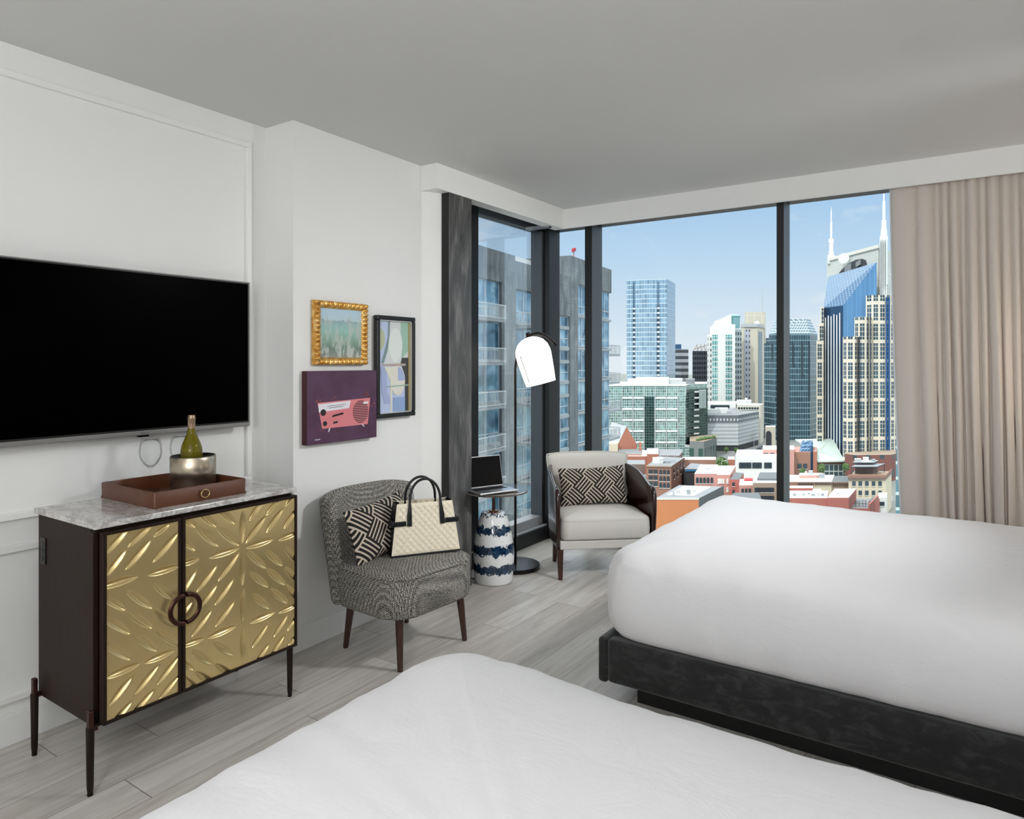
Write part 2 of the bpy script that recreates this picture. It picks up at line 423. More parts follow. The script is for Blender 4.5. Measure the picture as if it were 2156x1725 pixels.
# ---------------------------------------------------------------- television
tv = thing('television', 'black flat screen television mounted on the panelled white wall', 'television', (-3.03, 1.487, 1.158))
W, H = 1.236, .709
m = MB(); m.rbox(0, .03, -W/2, W/2, 0, H, .004, 2); m.rbox(-.0595, .0, -W/2+.12, W/2-.12, .06, H-.1, .01, 2)
m.build('housing', M['black'], tv)
m = MB(); m.box(.0301, .0312, -W/2+.009, W/2-.009, .026, H-.008); m.build('screen', M['screen'], tv)
m = MB(); m.rbox(.004, .034, -W/2, W/2, -.002, .018, .003, 2); m.rbox(.004, .033, W/2-.004, W/2+.003, 0, H, .002, 2); m.rbox(.004, .033, -W/2-.003, W/2+.003, H-.003, H+.003, .002, 2)
m.build('bezel', M['silver'], tv)
m = MB(); m.rbox(.006, .03, .075, .12, -.01, 0, .003, 2); m.build('sensor', M['blackgloss'], tv)
cu = bpy.data.curves.new('logo', 'FONT'); cu.body = 'LG'; cu.size = .015; cu.extrude = .0004; cu.align_x = 'CENTER'; cu.align_y = 'CENTER'
cu.materials.append(P('logo_grey', '#4a4646', .4))
lo = bpy.data.objects.new('logo', cu); COL.objects.link(lo); lo.parent = tv; lo.location = (.0345, .09, .008); lo.rotation_euler = (PI/2, 0, PI/2); lo.scale = (-1, 1, 1)
lm = bpy.data.meshes.new_from_object(lo); lo2 = bpy.data.objects.new('logo', lm); COL.objects.link(lo2); lo2.parent = tv
lo2.location, lo2.rotation_euler, lo2.scale = lo.location.copy(), lo.rotation_euler.copy(), lo.scale.copy(); bpy.data.objects.remove(lo); lo2.name = 'logo'
rg = MB().lathe([(.0055, 0), (.0055, .0006), (.0042, .0006), (.0042, 0)], 20, 0, T(.0344, .11, .008) @ RY(PI/2), cap=False)
rg.build('emblem', cu.materials[0], tv)

# ---------------------------------------------------------------- sideboard
cb = thing('sideboard', 'dark wood sideboard with two carved brass doors, marble top and slim metal legs', 'cabinet', (0, 0, 0))
def marble():
    t = NT('grey_veined_marble')
    v = t.coord('Object', (1.2, 2.2, 3), (0, 0, .5))
    n = t.noise(v, 3.2, 8, .62, 1.6); n2 = t.noise(v, 9, 6, .7, 2.2)
    d = t.m_('ABSOLUTE', t.m_('SUBTRACT', n, .5)); vein = t.ramp(d, [(0, 1.0), (.035, .25), (.09, 0.0)])
    base = t.ramp(n2, [(.3, '#a19d9a'), (.46, '#c6c3c0'), (.62, '#dddbd9')])
    t.base(t.mix(t.m_('MULTIPLY', vein, .6), base, lin('#776c66'))); t.rough(.12); t.b.inputs['Coat Weight'].default_value = .3
    return t.m
M['marble'] = marble()
m = MB(); m.rbox(-2.965, -2.492, 1.148, 1.99, .90, .921, .003, 2); m.build('marble_top', M['marble'], cb)
m = MB()
m.box(-2.95, -2.525, 1.158, 1.176, .215, .90); m.box(-2.95, -2.525, 1.96, 1.978, .215, .90)
m.box(-2.95, -2.94, 1.176, 1.96, .215, .90); m.box(-2.94, -2.525, 1.176, 1.96, .215, .235); m.box(-2.94, -2.525, 1.176, 1.96, .88, .90)
m.box(-2.54, -2.515, 1.158, 1.978, .215, .228); m.box(-2.54, -2.515, 1.158, 1.978, .885, .90)
m.build('carcass', M['espresso'], cb, bevel=.002)
M['brass'] = None
def brass():
    t = NT('satin_brass')
    n = t.noise(t.coord('Object', (3, 3, 3)), 3, 3)
    t.base(t.mix(n, lin('#cfb67d'), lin('#dcc58f'))); t.metal(.72); t.rough(.25)
    return t.m
M['brass'] = brass()
M['bronze'] = P('bronze_metal', '#4a3029', .3, .85)
M['legmetal'] = P('gunmetal_bronze', '#2e2622', .35, .8)
LEFT = LEAF_L
RIGHT = LEAF_R
def carved(y0, y1, z0, z1, leaves, step=.0026):
    ny, nz = int((y1-y0)/step), int((z1-z0)/step)
    Y, Z = np.meshgrid(np.linspace(y0, y1, ny+1), np.linspace(z0, z1, nz+1))
    D = np.zeros_like(Y)
    for (a, b, c, d) in leaves:
        dy, dz = c-a, d-b; L = math.hypot(dy, dz); ux, uz = dy/L, dz/L
        s = ((Y-a)*ux+(Z-b)*uz)/L*2-1; q = (-(Y-a)*uz+(Z-b)*ux)
        w = .0135*(min(L, .13)/.13)**.5*np.clip(1-s*s, 0, None)**.62+1e-6
        k = np.abs(q)/w
        dep = np.where((np.abs(s) < 1) & (k < 1), .0095*np.clip(1-s*s, 0, 1)**.6*(1-k**1.5), 0)
        D = np.maximum(D, dep)
    mb = MB(); w = ny+1
    mb.v = [(-D[j, i], Y[j, i], Z[j, i]) for j in range(nz+1) for i in range(w)]
    mb.f = [(j*w+i, j*w+i+1, (j+1)*w+i+1, (j+1)*w+i) for j in range(nz) for i in range(ny)]
    mb.mi = [0]*len(mb.f); mb.uv = [None]*len(mb.f)
    mb.box(-.016, -.0095, y0, y1, z0, z1)
    return mb
for (y0, y1, lv, hs) in ((1.172, 1.4525, LEFT, 1), (1.4565, 1.984, RIGHT, -1)):
    z0, z1 = .224, .888
    d = MB(); f = .0115
    d.box(-2.514, -2.482, y0, y1, z1-f, z1); d.box(-2.514, -2.482, y0, y1, z0, z0+f)
    d.box(-2.514, -2.482, y0, y0+f, z0+f, z1-f); d.box(-2.514, -2.482, y1-f, y1, z0+f, z1-f)
    do = d.build('door', M['espresso'], cb, bevel=.0015)
    pn = carved(y0+f*.9, y1-f*.9, z0+f*.9, z1-f*.9, lv).build('carved_panel', M['brass'], do, smooth=True, loc=(-2.487, 0, 0))
    # half ring pull
    h = MB(); yc = 1.4545; R = .052; r = .0075
    pts = []
    for k in range(25):
        a = PI/2+hs*(k/24*PI)
        pts.append((-2.462, yc-hs*.006+R*math.cos(a), .548+R*math.sin(a)))
    M4 = Matrix.Identity(4)
    h.tube(pts, r, 10, 0, None, False, 1.2)
    for zz in (.548+R, .548-R): h.tube([(-2.486, yc-hs*.009, zz), (-2.458, yc-hs*.009, zz)], .0062, 10)
    h.build('handle', M['bronze'], do, smooth=True, angle=40)
# legs: a clamp block on the cabinet side and a round tapered leg below it
for (x, y, s) in ((-2.50, 1.137, 1), (-2.93, 1.137, 1), (-2.513, 1.968, -1), (-2.93, 1.985, -1)):
    g = MB(); g.lathe([(.0085, .006), (.011, .03), (.0135, .228), (.012, .232)], 16, 0, T(x, y, 0)); g.lathe([(.0095, 0), (.0095, .006)], 12, 0, T(x, y, 0))
    lg = g.build('leg', M['legmetal'], cb, smooth=True, angle=40)
    k = MB(); k.rbox(x-.012, x+.012, y-.008, y+.008, .228, .288, .004, 2); k.box(x-.008, x+.008, min(y, y+s*.022), max(y, y+s*.022), .216, .232)
    k.build('bracket', M['bronze'], lg)
m = MB(); m.rbox(-2.925, -2.885, 1.1535, 1.158, .715, .815, .002, 2); ot = m.build('outlet_plate', M['black'], cb)
m = MB()
for zc in (.738, .765, .792):
    m.box(-2.913, -2.898, 1.1525, 1.1536, zc-.009, zc+.009)
m.build('socket', M['blackgloss'], ot)

# ---------------------------------------------------------------- tray and what stands on it
TZ = .921
def leather(name, c):
    t = NT(name); n = t.noise(t.coord('Object', (60, 60, 60)), 4, 4); n2 = t.noise(t.coord('Object', (4, 4, 9)), 3, 3)
    cc = lin(c); t.base(t.mix(n2, tuple(v*.75 for v in cc[:3])+(1,), tuple(v*1.15 for v in cc[:3])+(1,))); t.rough(.42); t.bump(n, .15, .001); return t.m
M['leather'] = leather('brown_leather', '#5b3119')
ty = thing('serving_tray', 'brown leather serving tray with a brass ring pull on the sideboard', 'tray', (-2.763, 1.586, TZ))
hx, hy, hh, tk = .2025, .197, .062, .009
m = MB(); m.box(-hx, hx, -hy, hy, 0, .008)
m.build('tray_floor', M['leather'], ty, bevel=.002)
m = MB(); loft_rings(m, [[(x, y, z) for x, y in dense_ring(a, b, r, 6, 5)] for (a, b, r, z) in ((hx, hy, .012, 0.0), (hx+.001, hy+.001, .012, hh-.004), (hx-.002, hy-.002, .010, hh), (hx-tk+.002, hy-tk+.002, .006, hh), (hx-tk, hy-tk, .005, hh-.004), (hx-tk, hy-tk, .005, .008))], cap0=False, cap1=False)
m.build('rim', M['leather'], ty, smooth=True, angle=50)
M['gold'] = P('polished_brass', '#c9b27a', .2, .95)
rp = MB(); rp.tube([(hx+.011, .004+.0175*math.cos(a), .029+.0155*math.sin(a)) for a in np.linspace(0, 2*PI, 29)[:-1]], .0028, 8, closed=True)
rr = rp.build('ring_pull', M['gold'], ty, smooth=True)
m = MB(); m.rbox(hx, hx+.006, -.016, .004, .022, .044, .002, 2); m.tube([(hx+.006, -.010, .036), (hx+.009, -.010, .036)], .0035, 8)
m.build('tab', M['leather'], rr)
# wine bucket
def brushed():
    t = NT('brushed_steel_bucket')
    v = t.coord('Object'); x, y, z = t.sep(v)
    n = t.noise(t.comb(t.m_('MULTIPLY', x, 2.0), t.m_('MULTIPLY', y, 2.0), t.m_('MULTIPLY', z, 900.0)), 1.0, 2)
    t.base(t.mix(n, lin('#9b8e7d'), lin('#b9ad9b'))); t.metal(.95); t.rough(.27)
    t.b.inputs['Anisotropic'].default_value = .7
    return t.m
M['brushed'] = brushed()
bk = thing('wine_bucket', 'brushed metal wine bucket standing on the leather tray', 'wine bucket', (-2.772, 1.672, TZ+.0082))
R = .0905; HB = .146
m = MB(); m.lathe([(R-.004, 0), (R, .004), (R, HB-.003), (R-.002, HB), (R-.005, HB), (R-.006, HB-.004), (R-.006, .012), (0, .012)], 64); m.build('shell', M['brushed'], bk, smooth=True, angle=50)
m = MB(); m.lathe([(R-.0055, HB-.012), (R-.0058, HB-.002), (R-.002, HB+.0015), (R-.0075, HB+.001), (R-.0085, HB-.012)], 64, cap=False); m.build('rim', M['black'], bk, smooth=True)
# bottle
def bottle_glass():
    t = NT('olive_bottle_glass'); t.base(lin('#857a1c')); t.rough(.04); t.b.inputs['Transmission Weight'].default_value = .55
    t.b.inputs['IOR'].default_value = 1.3; return t.m
bt = thing('wine_bottle', 'green glass wine bottle with a tan foil neck standing in the bucket', 'bottle', (-2.777, 1.668, TZ+.0305))
m = MB(); m.lathe([(.041, 0), (.044, .006), (.044, .125), (.0435, .143), (.041, .160), (.0355, .178), (.0285, .194), (.022, .209), (.0175, .222), (.015, .236), (.0143, .244)], 40); m.build('body', bottle_glass(), bt, smooth=True)
m = MB(); m.lathe([(.0150, .240), (.0147, .277), (.0160, .279), (.0160, .287), (.0148, .289), (.0143, .296), (0, .297)], 32); m.build('foil_capsule', P('tan_foil', '#a58d74', .32, .6), bt, smooth=True, angle=40)
# glasses
def clear():
    t = NT('clear_wine_glass'); t.n.remove(t.b)
    tr = t.new('ShaderNodeBsdfTransparent'); tr.inputs[0].default_value = (.985, .99, .99, 1)
    gl = t.new('ShaderNodeBsdfGlossy'); gl.inputs['Roughness'].default_value = .02
    lw = t.new('ShaderNodeLayerWeight'); lw.inputs[0].default_value = .15
    mx = t.new('ShaderNodeMixShader'); t.l.new(t.m_('MULTIPLY', lw.outputs['Fresnel'], .55), mx.inputs[0])
    t.l.new(tr.outputs[0], mx.inputs[1]); t.l.new(gl.outputs[0], mx.inputs[2]); t.l.new(mx.outputs[0], t.out.inputs[0]); return t.m
M['clear'] = clear()
wg = thing('wine_glass', 'empty wine glass at the open front end of the leather tray', 'wine glass', (-2.895, 1.556, TZ+.0082), 0, 'wine glasses on the tray')
m = MB(); m.lathe([(0, .097), (.012, .100), (.028, .115), (.041, .140), (.0445, .160), (.0425, .190), (.0375, .222), (.0365, .2225), (.0415, .190), (.0435, .160), (.040, .141), (.027, .117), (.010, .103), (0, .101)], 40, cap=False); m.build('bowl', M['clear'], wg, smooth=True)
m = MB(); m.lathe([(.0045, .004), (.0034, .02), (.0034, .085), (.006, .095), (.010, .099)], 16, cap=False); m.build('stem', M['clear'], wg, smooth=True)
m = MB(); m.lathe([(.036, 0), (.0365, .0015), (.02, .003), (.0045, .006), (0, .006)], 36); m.build('foot', M['clear'], wg, smooth=True)
w2g = wg.copy(); COL.objects.link(w2g); w2g.location = (-2.885, 1.695-.03, TZ+.0082); w2g['label'] = 'empty wine glass half hidden behind the metal wine bucket'
for ch in list(wg.children):
    c = ch.copy(); COL.objects.link(c); c.parent = w2g
w2g.location = (-2.905, 1.695, TZ+.0082)

# ---------------------------------------------------------------- pictures on the column
XC = -2.872
pic = thing('gold_framed_painting', 'small landscape painting in a ribbed gold frame', 'picture', (XC+.001, 2.570, 1.628))
W2, H2, FW = .185, .170, .040
def goldmat():
    t = NT('antique_gold'); n = t.noise(t.coord('Object', (6, 6, 6)), 5, 4)
    t.base(t.ramp(n, [(.3, '#b97c32'), (.5, '#dca853'), (.7, '#f0cf92')])); t.metal(.55); t.rough(.34); return t.m
M['antique'] = goldmat()
m = MB()
def rib_side(L, ux, uz, nx, nz, cx, cz, nr):
    # one mitred side, ribs across its length
    nu, nv = nr*8, 8
    def fn(u, v):
        w = v*FW; half = L/2-w
        s = (u*2-1)*half
        ph = (s/(L)+.5)*nr
        rib = abs(math.sin(PI*ph))**.6
        prof = math.sin(PI*min(1, .12+v*.95))**.6
        h = .024+.019*prof*(.12+.88*rib)
        if v in (0, 1): h = .020
        return (h, cx+ux*s+nx*w, cz+uz*s+nz*w)
    m.grid(fn, nu, nv, flip=False)
rib_side(2*W2, 1, 0, 0, -1, 0, H2, 12); rib_side(2*W2, -1, 0, 0, 1, 0, -H2, 12)
rib_side(2*H2, 0, -1, -1, 0, W2, 0, 14); rib_side(2*H2, 0, 1, 1, 0, -W2, 0, 14)
m.box(0, .021, -W2, W2, H2-.01, H2); m.box(0, .021, -W2, W2, -H2, -H2+.01); m.box(0, .021, -W2, -W2+.01, -H2+.01, H2-.01); m.box(0, .021, W2-.01, W2, -H2+.01, H2-.01)
m.build('frame', M['antique'], pic, smooth=True, angle=50)
def landscape():
    t = NT('painted_landscape')
    v = t.coord('Object'); x, y, z = t.sep(v)
    n = t.noise(t.comb(t.m_('MULTIPLY', y, 26.0), 0.0, t.m_('MULTIPLY', z, 9.0)), 1.0, 4, .6, .8)
    n2 = t.noise(t.comb(t.m_('MULTIPLY', y, 40.0), 3.0, t.m_('MULTIPLY', z, 34.0)), 1.0, 3, .6, .4)
    zz = t.m_('ADD', t.m_('DIVIDE', t.m_('ADD', z, .13), .26), t.m_('MULTIPLY', t.m_('SUBTRACT', n2, .5), .22))
    b = t.ramp(zz, [(.0, '#8d9187'), (.18, '#6d8478'), (.34, '#7fa08c'), (.55, '#94c0b5'), (.70, '#8fb6b8'), (.745, '#87a3a8'), (.78, '#b9d2dc'), (1.0, '#b3cfe0')])
    st = t.ramp(n, [(.48, 0.0), (.58, 1.0)])
    low = t.ramp(zz, [(.05, 1.0), (.75, .6), (.95, .1)])
    t.base(t.mix(t.m_('MULTIPLY', st, low), b, t.mix(n2, lin('#a8b2c0'), lin('#c9cfb4')))); t.rough(.5); return t.m
MB().box(.0, .0195, -W2+FW-.004, W2-FW+.004, -H2+FW-.004, H2-FW+.004).build('artwork', landscape(), pic)

# purple canvas with the pink radio
cv = thing('radio_painting', 'square purple canvas painting of a pink retro radio', 'picture', (XC+.001, 2.567, 1.237))
def purple():
    t = NT('purple_canvas'); n = t.noise(t.coord('Object', (1, 5, 60)), 2, 5, .6); n2 = t.noise(t.coord('Object', (5, 9, 9)), 1.2, 3)
    t.base(t.mix(t.ramp(n, [(.62, 0.0), (.8, .5)]), t.ramp(n2, [(.3, '#48263f'), (.7, '#563654')]), lin('#8a6a82'))); t.rough(.6); return t.m
o = MB().rbox(0, .042, -.246, .246, -.19, .19, .003, 2).build('canvas', [purple(), P('canvas_edge_maroon', '#42121f', .6)], cv)
for p in o.data.polygons:
    if p.normal.x < .7: p.material_index = 1
def radio_uv(px, py):
    """inner coordinates of the painted motif: 0..1 across the canvas face"""
    return (-.246+.492*px, .19-.38*py)
PINK, WHT, INK = P('pink_paint', '#dc8186', .6), P('white_paint', '#e6e4ea', .6), P('ink_paint', '#17161c', .5)
LIL, ORG = P('lilac_paint', '#b69cc0', .6), P('coral_paint', '#b9695c', .6)
lvl = [.0424]
def flat(name, polys, mat, up=.0004, parent=None):
    lvl[0] += up; mb = MB()
    for pl in polys:
        q = [radio_uv(a, b) for a, b in pl]
        ar = sum(q[i][0]*q[(i+1) % len(q)][1]-q[(i+1) % len(q)][0]*q[i][1] for i in range(len(q)))
        if ar < 0: q = q[::-1]
        n = len(q); f = [(lvl[0], a, b) for a, b in q]; bk_ = [(.041, a, b) for a, b in q]
        mb.add(f+bk_, [tuple(range(n))]+[(i, i+n, (i+1) % n+n, (i+1) % n) for i in range(n)])
    return mb.build(name, mat, parent or cv)
def ell(cx, cy, rx, ry, n=24): return [(cx+rx*math.cos(2*PI*k/n), cy+ry*math.sin(2*PI*k/n)) for k in range(n)]
body = flat('radio_body', [[(.135, .435), (.895, .405), (.855, .79), (.20, .795)]], PINK)
flat('dial_panel', [[(.145, .455), (.60, .43), (.575, .535), (.155, .565)]], WHT, parent=body)
flat('grille', [[(.746-.118*math.sqrt(max(0, 1-((yy-.60)/.165)**2)), yy-.0055), (.746+.118*math.sqrt(max(0, 1-((yy-.60)/.165)**2)), yy-.0055), (.746+.118*math.sqrt(max(0, 1-((yy-.60)/.165)**2)), yy+.0065), (.746-.118*math.sqrt(max(0, 1-((yy-.60)/.165)**2)), yy+.0065)] for yy in [.447+.0255*k for k in range(13)]], INK, parent=body)
flat('knob', [ell(.212, .572, .037, .046)], INK, parent=body); flat('knob', [ell(.236, .725, .027, .034)], INK, parent=body)
flat('switch', [[(.35, .712), (.41, .705), (.41, .73), (.35, .737)]], INK, parent=body)
flat('badge', [[(.785, .462), (.862, .458), (.862, .487), (.785, .492)]], WHT, parent=body)
rnd = random.Random(3)
mk = [[(x+dx*.7, y), (x+.005, y+.002), (x+.005-dx, y+.014), (x-dx, y+.013)] for (cx, cy, n_) in ((.16, .39, 9), (.82, .33, 11), (.93, .50, 6), (.15, .815, 5), (.33, .375, 4)) for _ in range(n_) for (x, y, dx) in [(cx+rnd.uniform(-.05, .05), cy+rnd.uniform(-.035, .035), rnd.uniform(-.004, .004))]]
flat('paint_dabs', mk, ORG)['kind'] = 'stuff'
flat('radio_foot', [[(.29, .795), (.305, .795), (.287, .845), (.279, .845)]], WHT, parent=body); flat('radio_foot', [[(.755, .785), (.775, .783), (.80, .82), (.792, .823)]], WHT, parent=body)
sq = []
def stroke(pts, w=.0035):
    for (a, b), (c, d) in zip(pts, pts[1:]):
        L = math.hypot(c-a, d-b) or 1; nx, ny = -(d-b)/L*w, (c-a)/L*w
        sq.append([(a+nx, b+ny), (c+nx, d+ny), (c-nx, d-ny), (a-nx, b-ny)])
stroke([(.335+.006*k,   .632-.0012*k+.019*math.sin(k*1.9)*(1.4 if k % 5 == 0 else .7)) for k in range(26)])
flat('script_lettering', sq, INK, parent=body)
sq = []; stroke([(.10+.006*k, .935+.006*math.sin(k*2.3)) for k in range(12)], .004); flat('signature', sq, WHT)
sq = []
for k in range(12): stroke([(.27+.022*k, .488-.0013*k), (.27+.022*k+.008, .487-.0013*k)], .0022)
for k in range(9): stroke([(.30+.022*k, .508-.0013*k), (.30+.022*k, .518-.0013*k)], .0012)
flat('dial_marks', sq, INK, parent=body)

# tall abstract picture in a black frame
ab = thing('abstract_picture', 'tall abstract print in pastel blues and greens in a black frame', 'picture', (XC-.001, 2.990, 1.446))
AW, AH, F3 = .162, .298, .026
m = MB()
for (a, b, c, d) in ((-AW, AW, AH-F3, AH), (-AW, AW, -AH, -AH+F3), (-AW, -AW+F3, -AH+F3, AH-F3), (AW-F3, AW, -AH+F3, AH-F3)): m.box(0, .034, a, b, c, d)
m.build('frame', P('black_lacquer', '#0d0f12', .3), ab, bevel=.006, seg=3)
m = MB(); iw, ih = AW-F3, AH-F3
for (a, b, c, d) in ((-iw, iw, ih-.005, ih), (-iw, iw, -ih, -ih+.005), (-iw, -iw+.005, -ih, ih), (iw-.005, iw, -ih, ih)): m.box(.002, .026, a, b, c, d)
m.build('fillet', P('silver_fillet', '#d8d8d6', .35, .4), ab)
iw -= .005; ih -= .005
MB().box(.002, .012, -iw, iw, -ih, ih).build('artwork', P('print_blue', '#b9c6e2', .5), ab)
al = [.0122]
def shape(name, pts, col):
    al[0] += .0003; q = [(-iw+2*iw*a, ih-2*ih*b) for a, b in pts]
    ar = sum(q[i][0]*q[(i+1) % len(q)][1]-q[(i+1) % len(q)][0]*q[i][1] for i in range(len(q)))
    if ar < 0: q = q[::-1]
    n = len(q); MB().add([(al[0], a, b) for a, b in q]+[(.011, a, b) for a, b in q], [tuple(range(n))]+[(i, i+n, (i+1) % n+n, (i+1) % n) for i in range(n)]).build(name, P('print_'+name, col, .5), ab)
def half(cx, cy, rx, ry, a0, a1, n=20): return [(cx+rx*math.cos(a0+(a1-a0)*k/n), cy+ry*math.sin(a0+(a1-a0)*k/n)) for k in range(n+1)]
shape('grey_field', [(.32, 0), (1, 0), (1, .37), (.8, .42), (.7, .47), (.17, .47), (.3, .3), (.36, .12)], '#d3d6d6')
shape('green_field', [(.70, 0), (.95, 0), (.95, .33), (.85, .36), (.74, .42), (.70, .3)], '#9dbfae')
shape('dark_sweep', [(.30, .0), (.36, 0), (.33, .2), (.27, .33), (.15, .465), (.08, .455), (.18, .33), (.28, .18)], '#7c9190')
shape('cream_arch', half(.53, .26, .22, .19, -PI/2-.5, PI*1.5-.5), '#dfe6e2')
shape('olive_blob', half(.02, .20, .17, .12, -PI/2, PI/2), '#b9bf9c')
shape('dark_panel', [(.74, .40), (.95, .40), (.95, 1), (.84, 1), (.84, .6), (.70, .46)], '#3d3e3c')
shape('brown_band', [(.10, .470), (.86, .465), (.86, .492), (.10, .492)], '#b3a49c')
shape('lilac_blob', [(.05, .50), (.22, .50), (.27, .80), (.40, .88), (.38, .91), (.18, .90), (.10, .78)], '#a5afd4')
shape('cream_wedge', [(.17, .50), (.55, .50), (.42, .66), (.40, 1), (.36, 1), (.36, .66)], '#dcdcca')
shape('white_oval', half(.60, .655, .235, .165, 0, 2*PI), '#dfdccf')
shape('blue_oval', half(.60, .655, .22, .15, -PI/2, 0)+[(.60, .655)], '#a7b4da')
shape('blue_stripes', [(.46, .84), (.83, .84), (.83, 1), (.46, 1)], '#8fa9d0')
shape('green_bar', [(.25, .713), (.97, .70), (.97, .715), (.25, .725)], '#93b3a2')
shape('gold_strip', [(.95, 0), (1, 0), (1, 1), (.95, 1)], '#a89a6a')
# ---------------------------------------------------------------- fabrics
def tweed():
    t = NT('black_white_tweed')
    v = t.coord('Object', (1, 1, 1)); x, y, z = t.sep(v)
    ck = t.new('ShaderNodeTexChecker'); t.l.new(t.coord('Object', (1, 1, 1), (.35, .55, .78)), ck.inputs[0]); ck.inputs['Scale'].default_value = 150
    n = t.noise(v, 210, 2, .6); n2 = t.noise(v, 3, 2)
    f = t.m_('ADD', t.m_('ADD', t.m_('MULTIPLY', ck.outputs['Fac'], .16), t.m_('MULTIPLY', n, .78)), t.m_('MULTIPLY', n2, .1))
    t.base(t.ramp(f, [(.34, '#1b1b1c'), (.51, '#5f5d59'), (.70, '#c6c1b7')])); t.rough(.85); t.bump(f, .4, .0015); return t.m
M['tweed'] = tweed()
def maze():
    t = NT('black_beige_maze_fabric')
    tc = t.new('ShaderNodeUVMap'); x, y, z = t.sep(tc.outputs[0])
    # UV in metres; turn 45 degrees and lay blocks of stripes in alternating directions
    k = .7071
    p = t.m_('MULTIPLY', t.m_('ADD', x, y), k); q = t.m_('MULTIPLY', t.m_('SUBTRACT', y, x), k)
    s = .1085; w = .0217
    cp = t.m_('FLOOR', t.m_('DIVIDE', p, s)); cq = t.m_('FLOOR', t.m_('DIVIDE', q, s*1.0))
    par = t.m_('ABSOLUTE', t.m_('MODULO', t.m_('ADD', cp, cq), 2.0))
    par = t.m_('GREATER_THAN', par, .5)
    def stripe(c): return t.m_('LESS_THAN', t.m_('FRACT', t.m_('DIVIDE', c, w)), .40)
    f = t.mix(par, stripe(p), stripe(q))
    t.base(t.mix(f, lin('#121010'), lin('#c3b5a5'))); t.rough(.85); return t.m
M['maze'] = maze()
M['cream'] = P('cream_linen', '#cdcac4', .85, noise_amt=.05, nscale=220, bump=.15)
M['creamp'] = P('cream_piping', '#cfcbc4', .85)

def pillow(name, label, W, Hh, Tk, Mx, group=None):
    mb = MB()
    def side(sg):
        def fn(u, v):
            a, b = u*2-1, v*2-1
            pin = 1-.045*(1-b*b) if True else 1
            x = W*a*(1-.05*(1-b*b)); y = Hh*b*(1-.08*(1-a*a))
            e = max(0, (1-a**4)*(1-b**4))
            zt = Tk*e**.55*(1-.12*(a*a+b*b))
            zt += .004*noise.noise((x*14, y*14, sg*3))*e
            return (x, y, sg*max(zt, .002))
        return fn
    for sg in (1, -1):
        mb.grid(side(sg), 40, 26, flip=sg < 0)
    # metre UVs straight from the flat outline
    mb.uv = [[(mb.v[i][0], mb.v[i][1]) for i in f] for f in mb.f]
    o = mb.build(name, M['maze'], None, smooth=True); o.matrix_world = Mx
    return tag(o, label, 'cushion', group)

# ---------------------------------------------------------------- slipper chair
sc = thing('slipper_chair', 'armless grey tweed slipper chair with brown splayed wooden legs', 'chair', (-2.465, 2.655, 0), math.radians(-3.4))
m = MB()
def seat_def(x, y, z):
    return (x, y, z)
offset_loft(m, .265, .30, .15, [(.03, .25), (.008, .254), (0, .27), (-.004, .34), (0, .43), (.004, .438), (.001, .444), (.010, .452), (.03, .458), (.07, .463), (.13, .466), (.2, .468), (.262, .468)], deform=seat_def)
so_ = m.build('seat', M['tweed'], sc, smooth=True)
m = MB(); m.tube([(x, y, .444) for x, y in dense_ring(.2645, .2995, .15, 10, 10)], .0035, 6, closed=True); m.build('piping', M['tweed'], so_, smooth=True)
m = MB()
# curved, backward leaning upholstered back
def back_pt(u, b):
    a = u*2-1
    half = .300*(1-.03*max(0, (b-.70)/.30)**3)
    y = a*half
    z = .252+b*(.553-.020*abs(a)**5)
    x = -.215-.135*b+.10*abs(a)**3*(.35+.65*b)*(1-.2*b)
    return (x, y, z)
shell(m, back_pt, lambda u, v: .042+.004*v, .030, 44, 30)
bo = m.build('backrest', M['tweed'], sc, smooth=True, weld=True)
def rim_pt(u, b):
    p = back_pt(u, b); return (p[0]+.022, p[1], p[2]-.002)
pp = MB(); pp.tube([rim_pt(0.012, b) for b in np.linspace(.05, .95, 20)]+[rim_pt(a, .985) for a in np.linspace(.04, .96, 28)]+[rim_pt(.988, b) for b in np.linspace(.95, .05, 20)], .003, 6)
pp.build('piping', M['tweed'], bo, smooth=True)
for (x, y, fx, fy) in ((.185, -.215, .202, -.225), (.185, .215, .202, .238), (-.17, -.21, -.225, -.205), (-.17, .21, -.225, .225)):
    g = MB(); g.tube([(fx, fy, 0), (fx+(x-fx)*.03, fy+(y-fy)*.03, .01), (x, y, .262)], [.0125, .0135, .0215], 16)
    g.build('leg', M['legwood'], sc, smooth=True, angle=40)
pillow('throw_pillow', 'black and beige maze patterned pillow leaning in the grey tweed chair', .225, .145, .055,
       T(-2.603, 2.612, .603) @ RZ(math.radians(4)) @ RX(math.radians(2)) @ RY(math.radians(74)) @ RZ(math.radians(93)))

# ---------------------------------------------------------------- handbag on the slipper chair
ex, ey = .541, .841
hb = thing('handbag', 'cream quilted handbag with black leather handles standing on the grey chair', 'handbag', (-2.446, 2.770, .470), math.atan2(ey, ex))
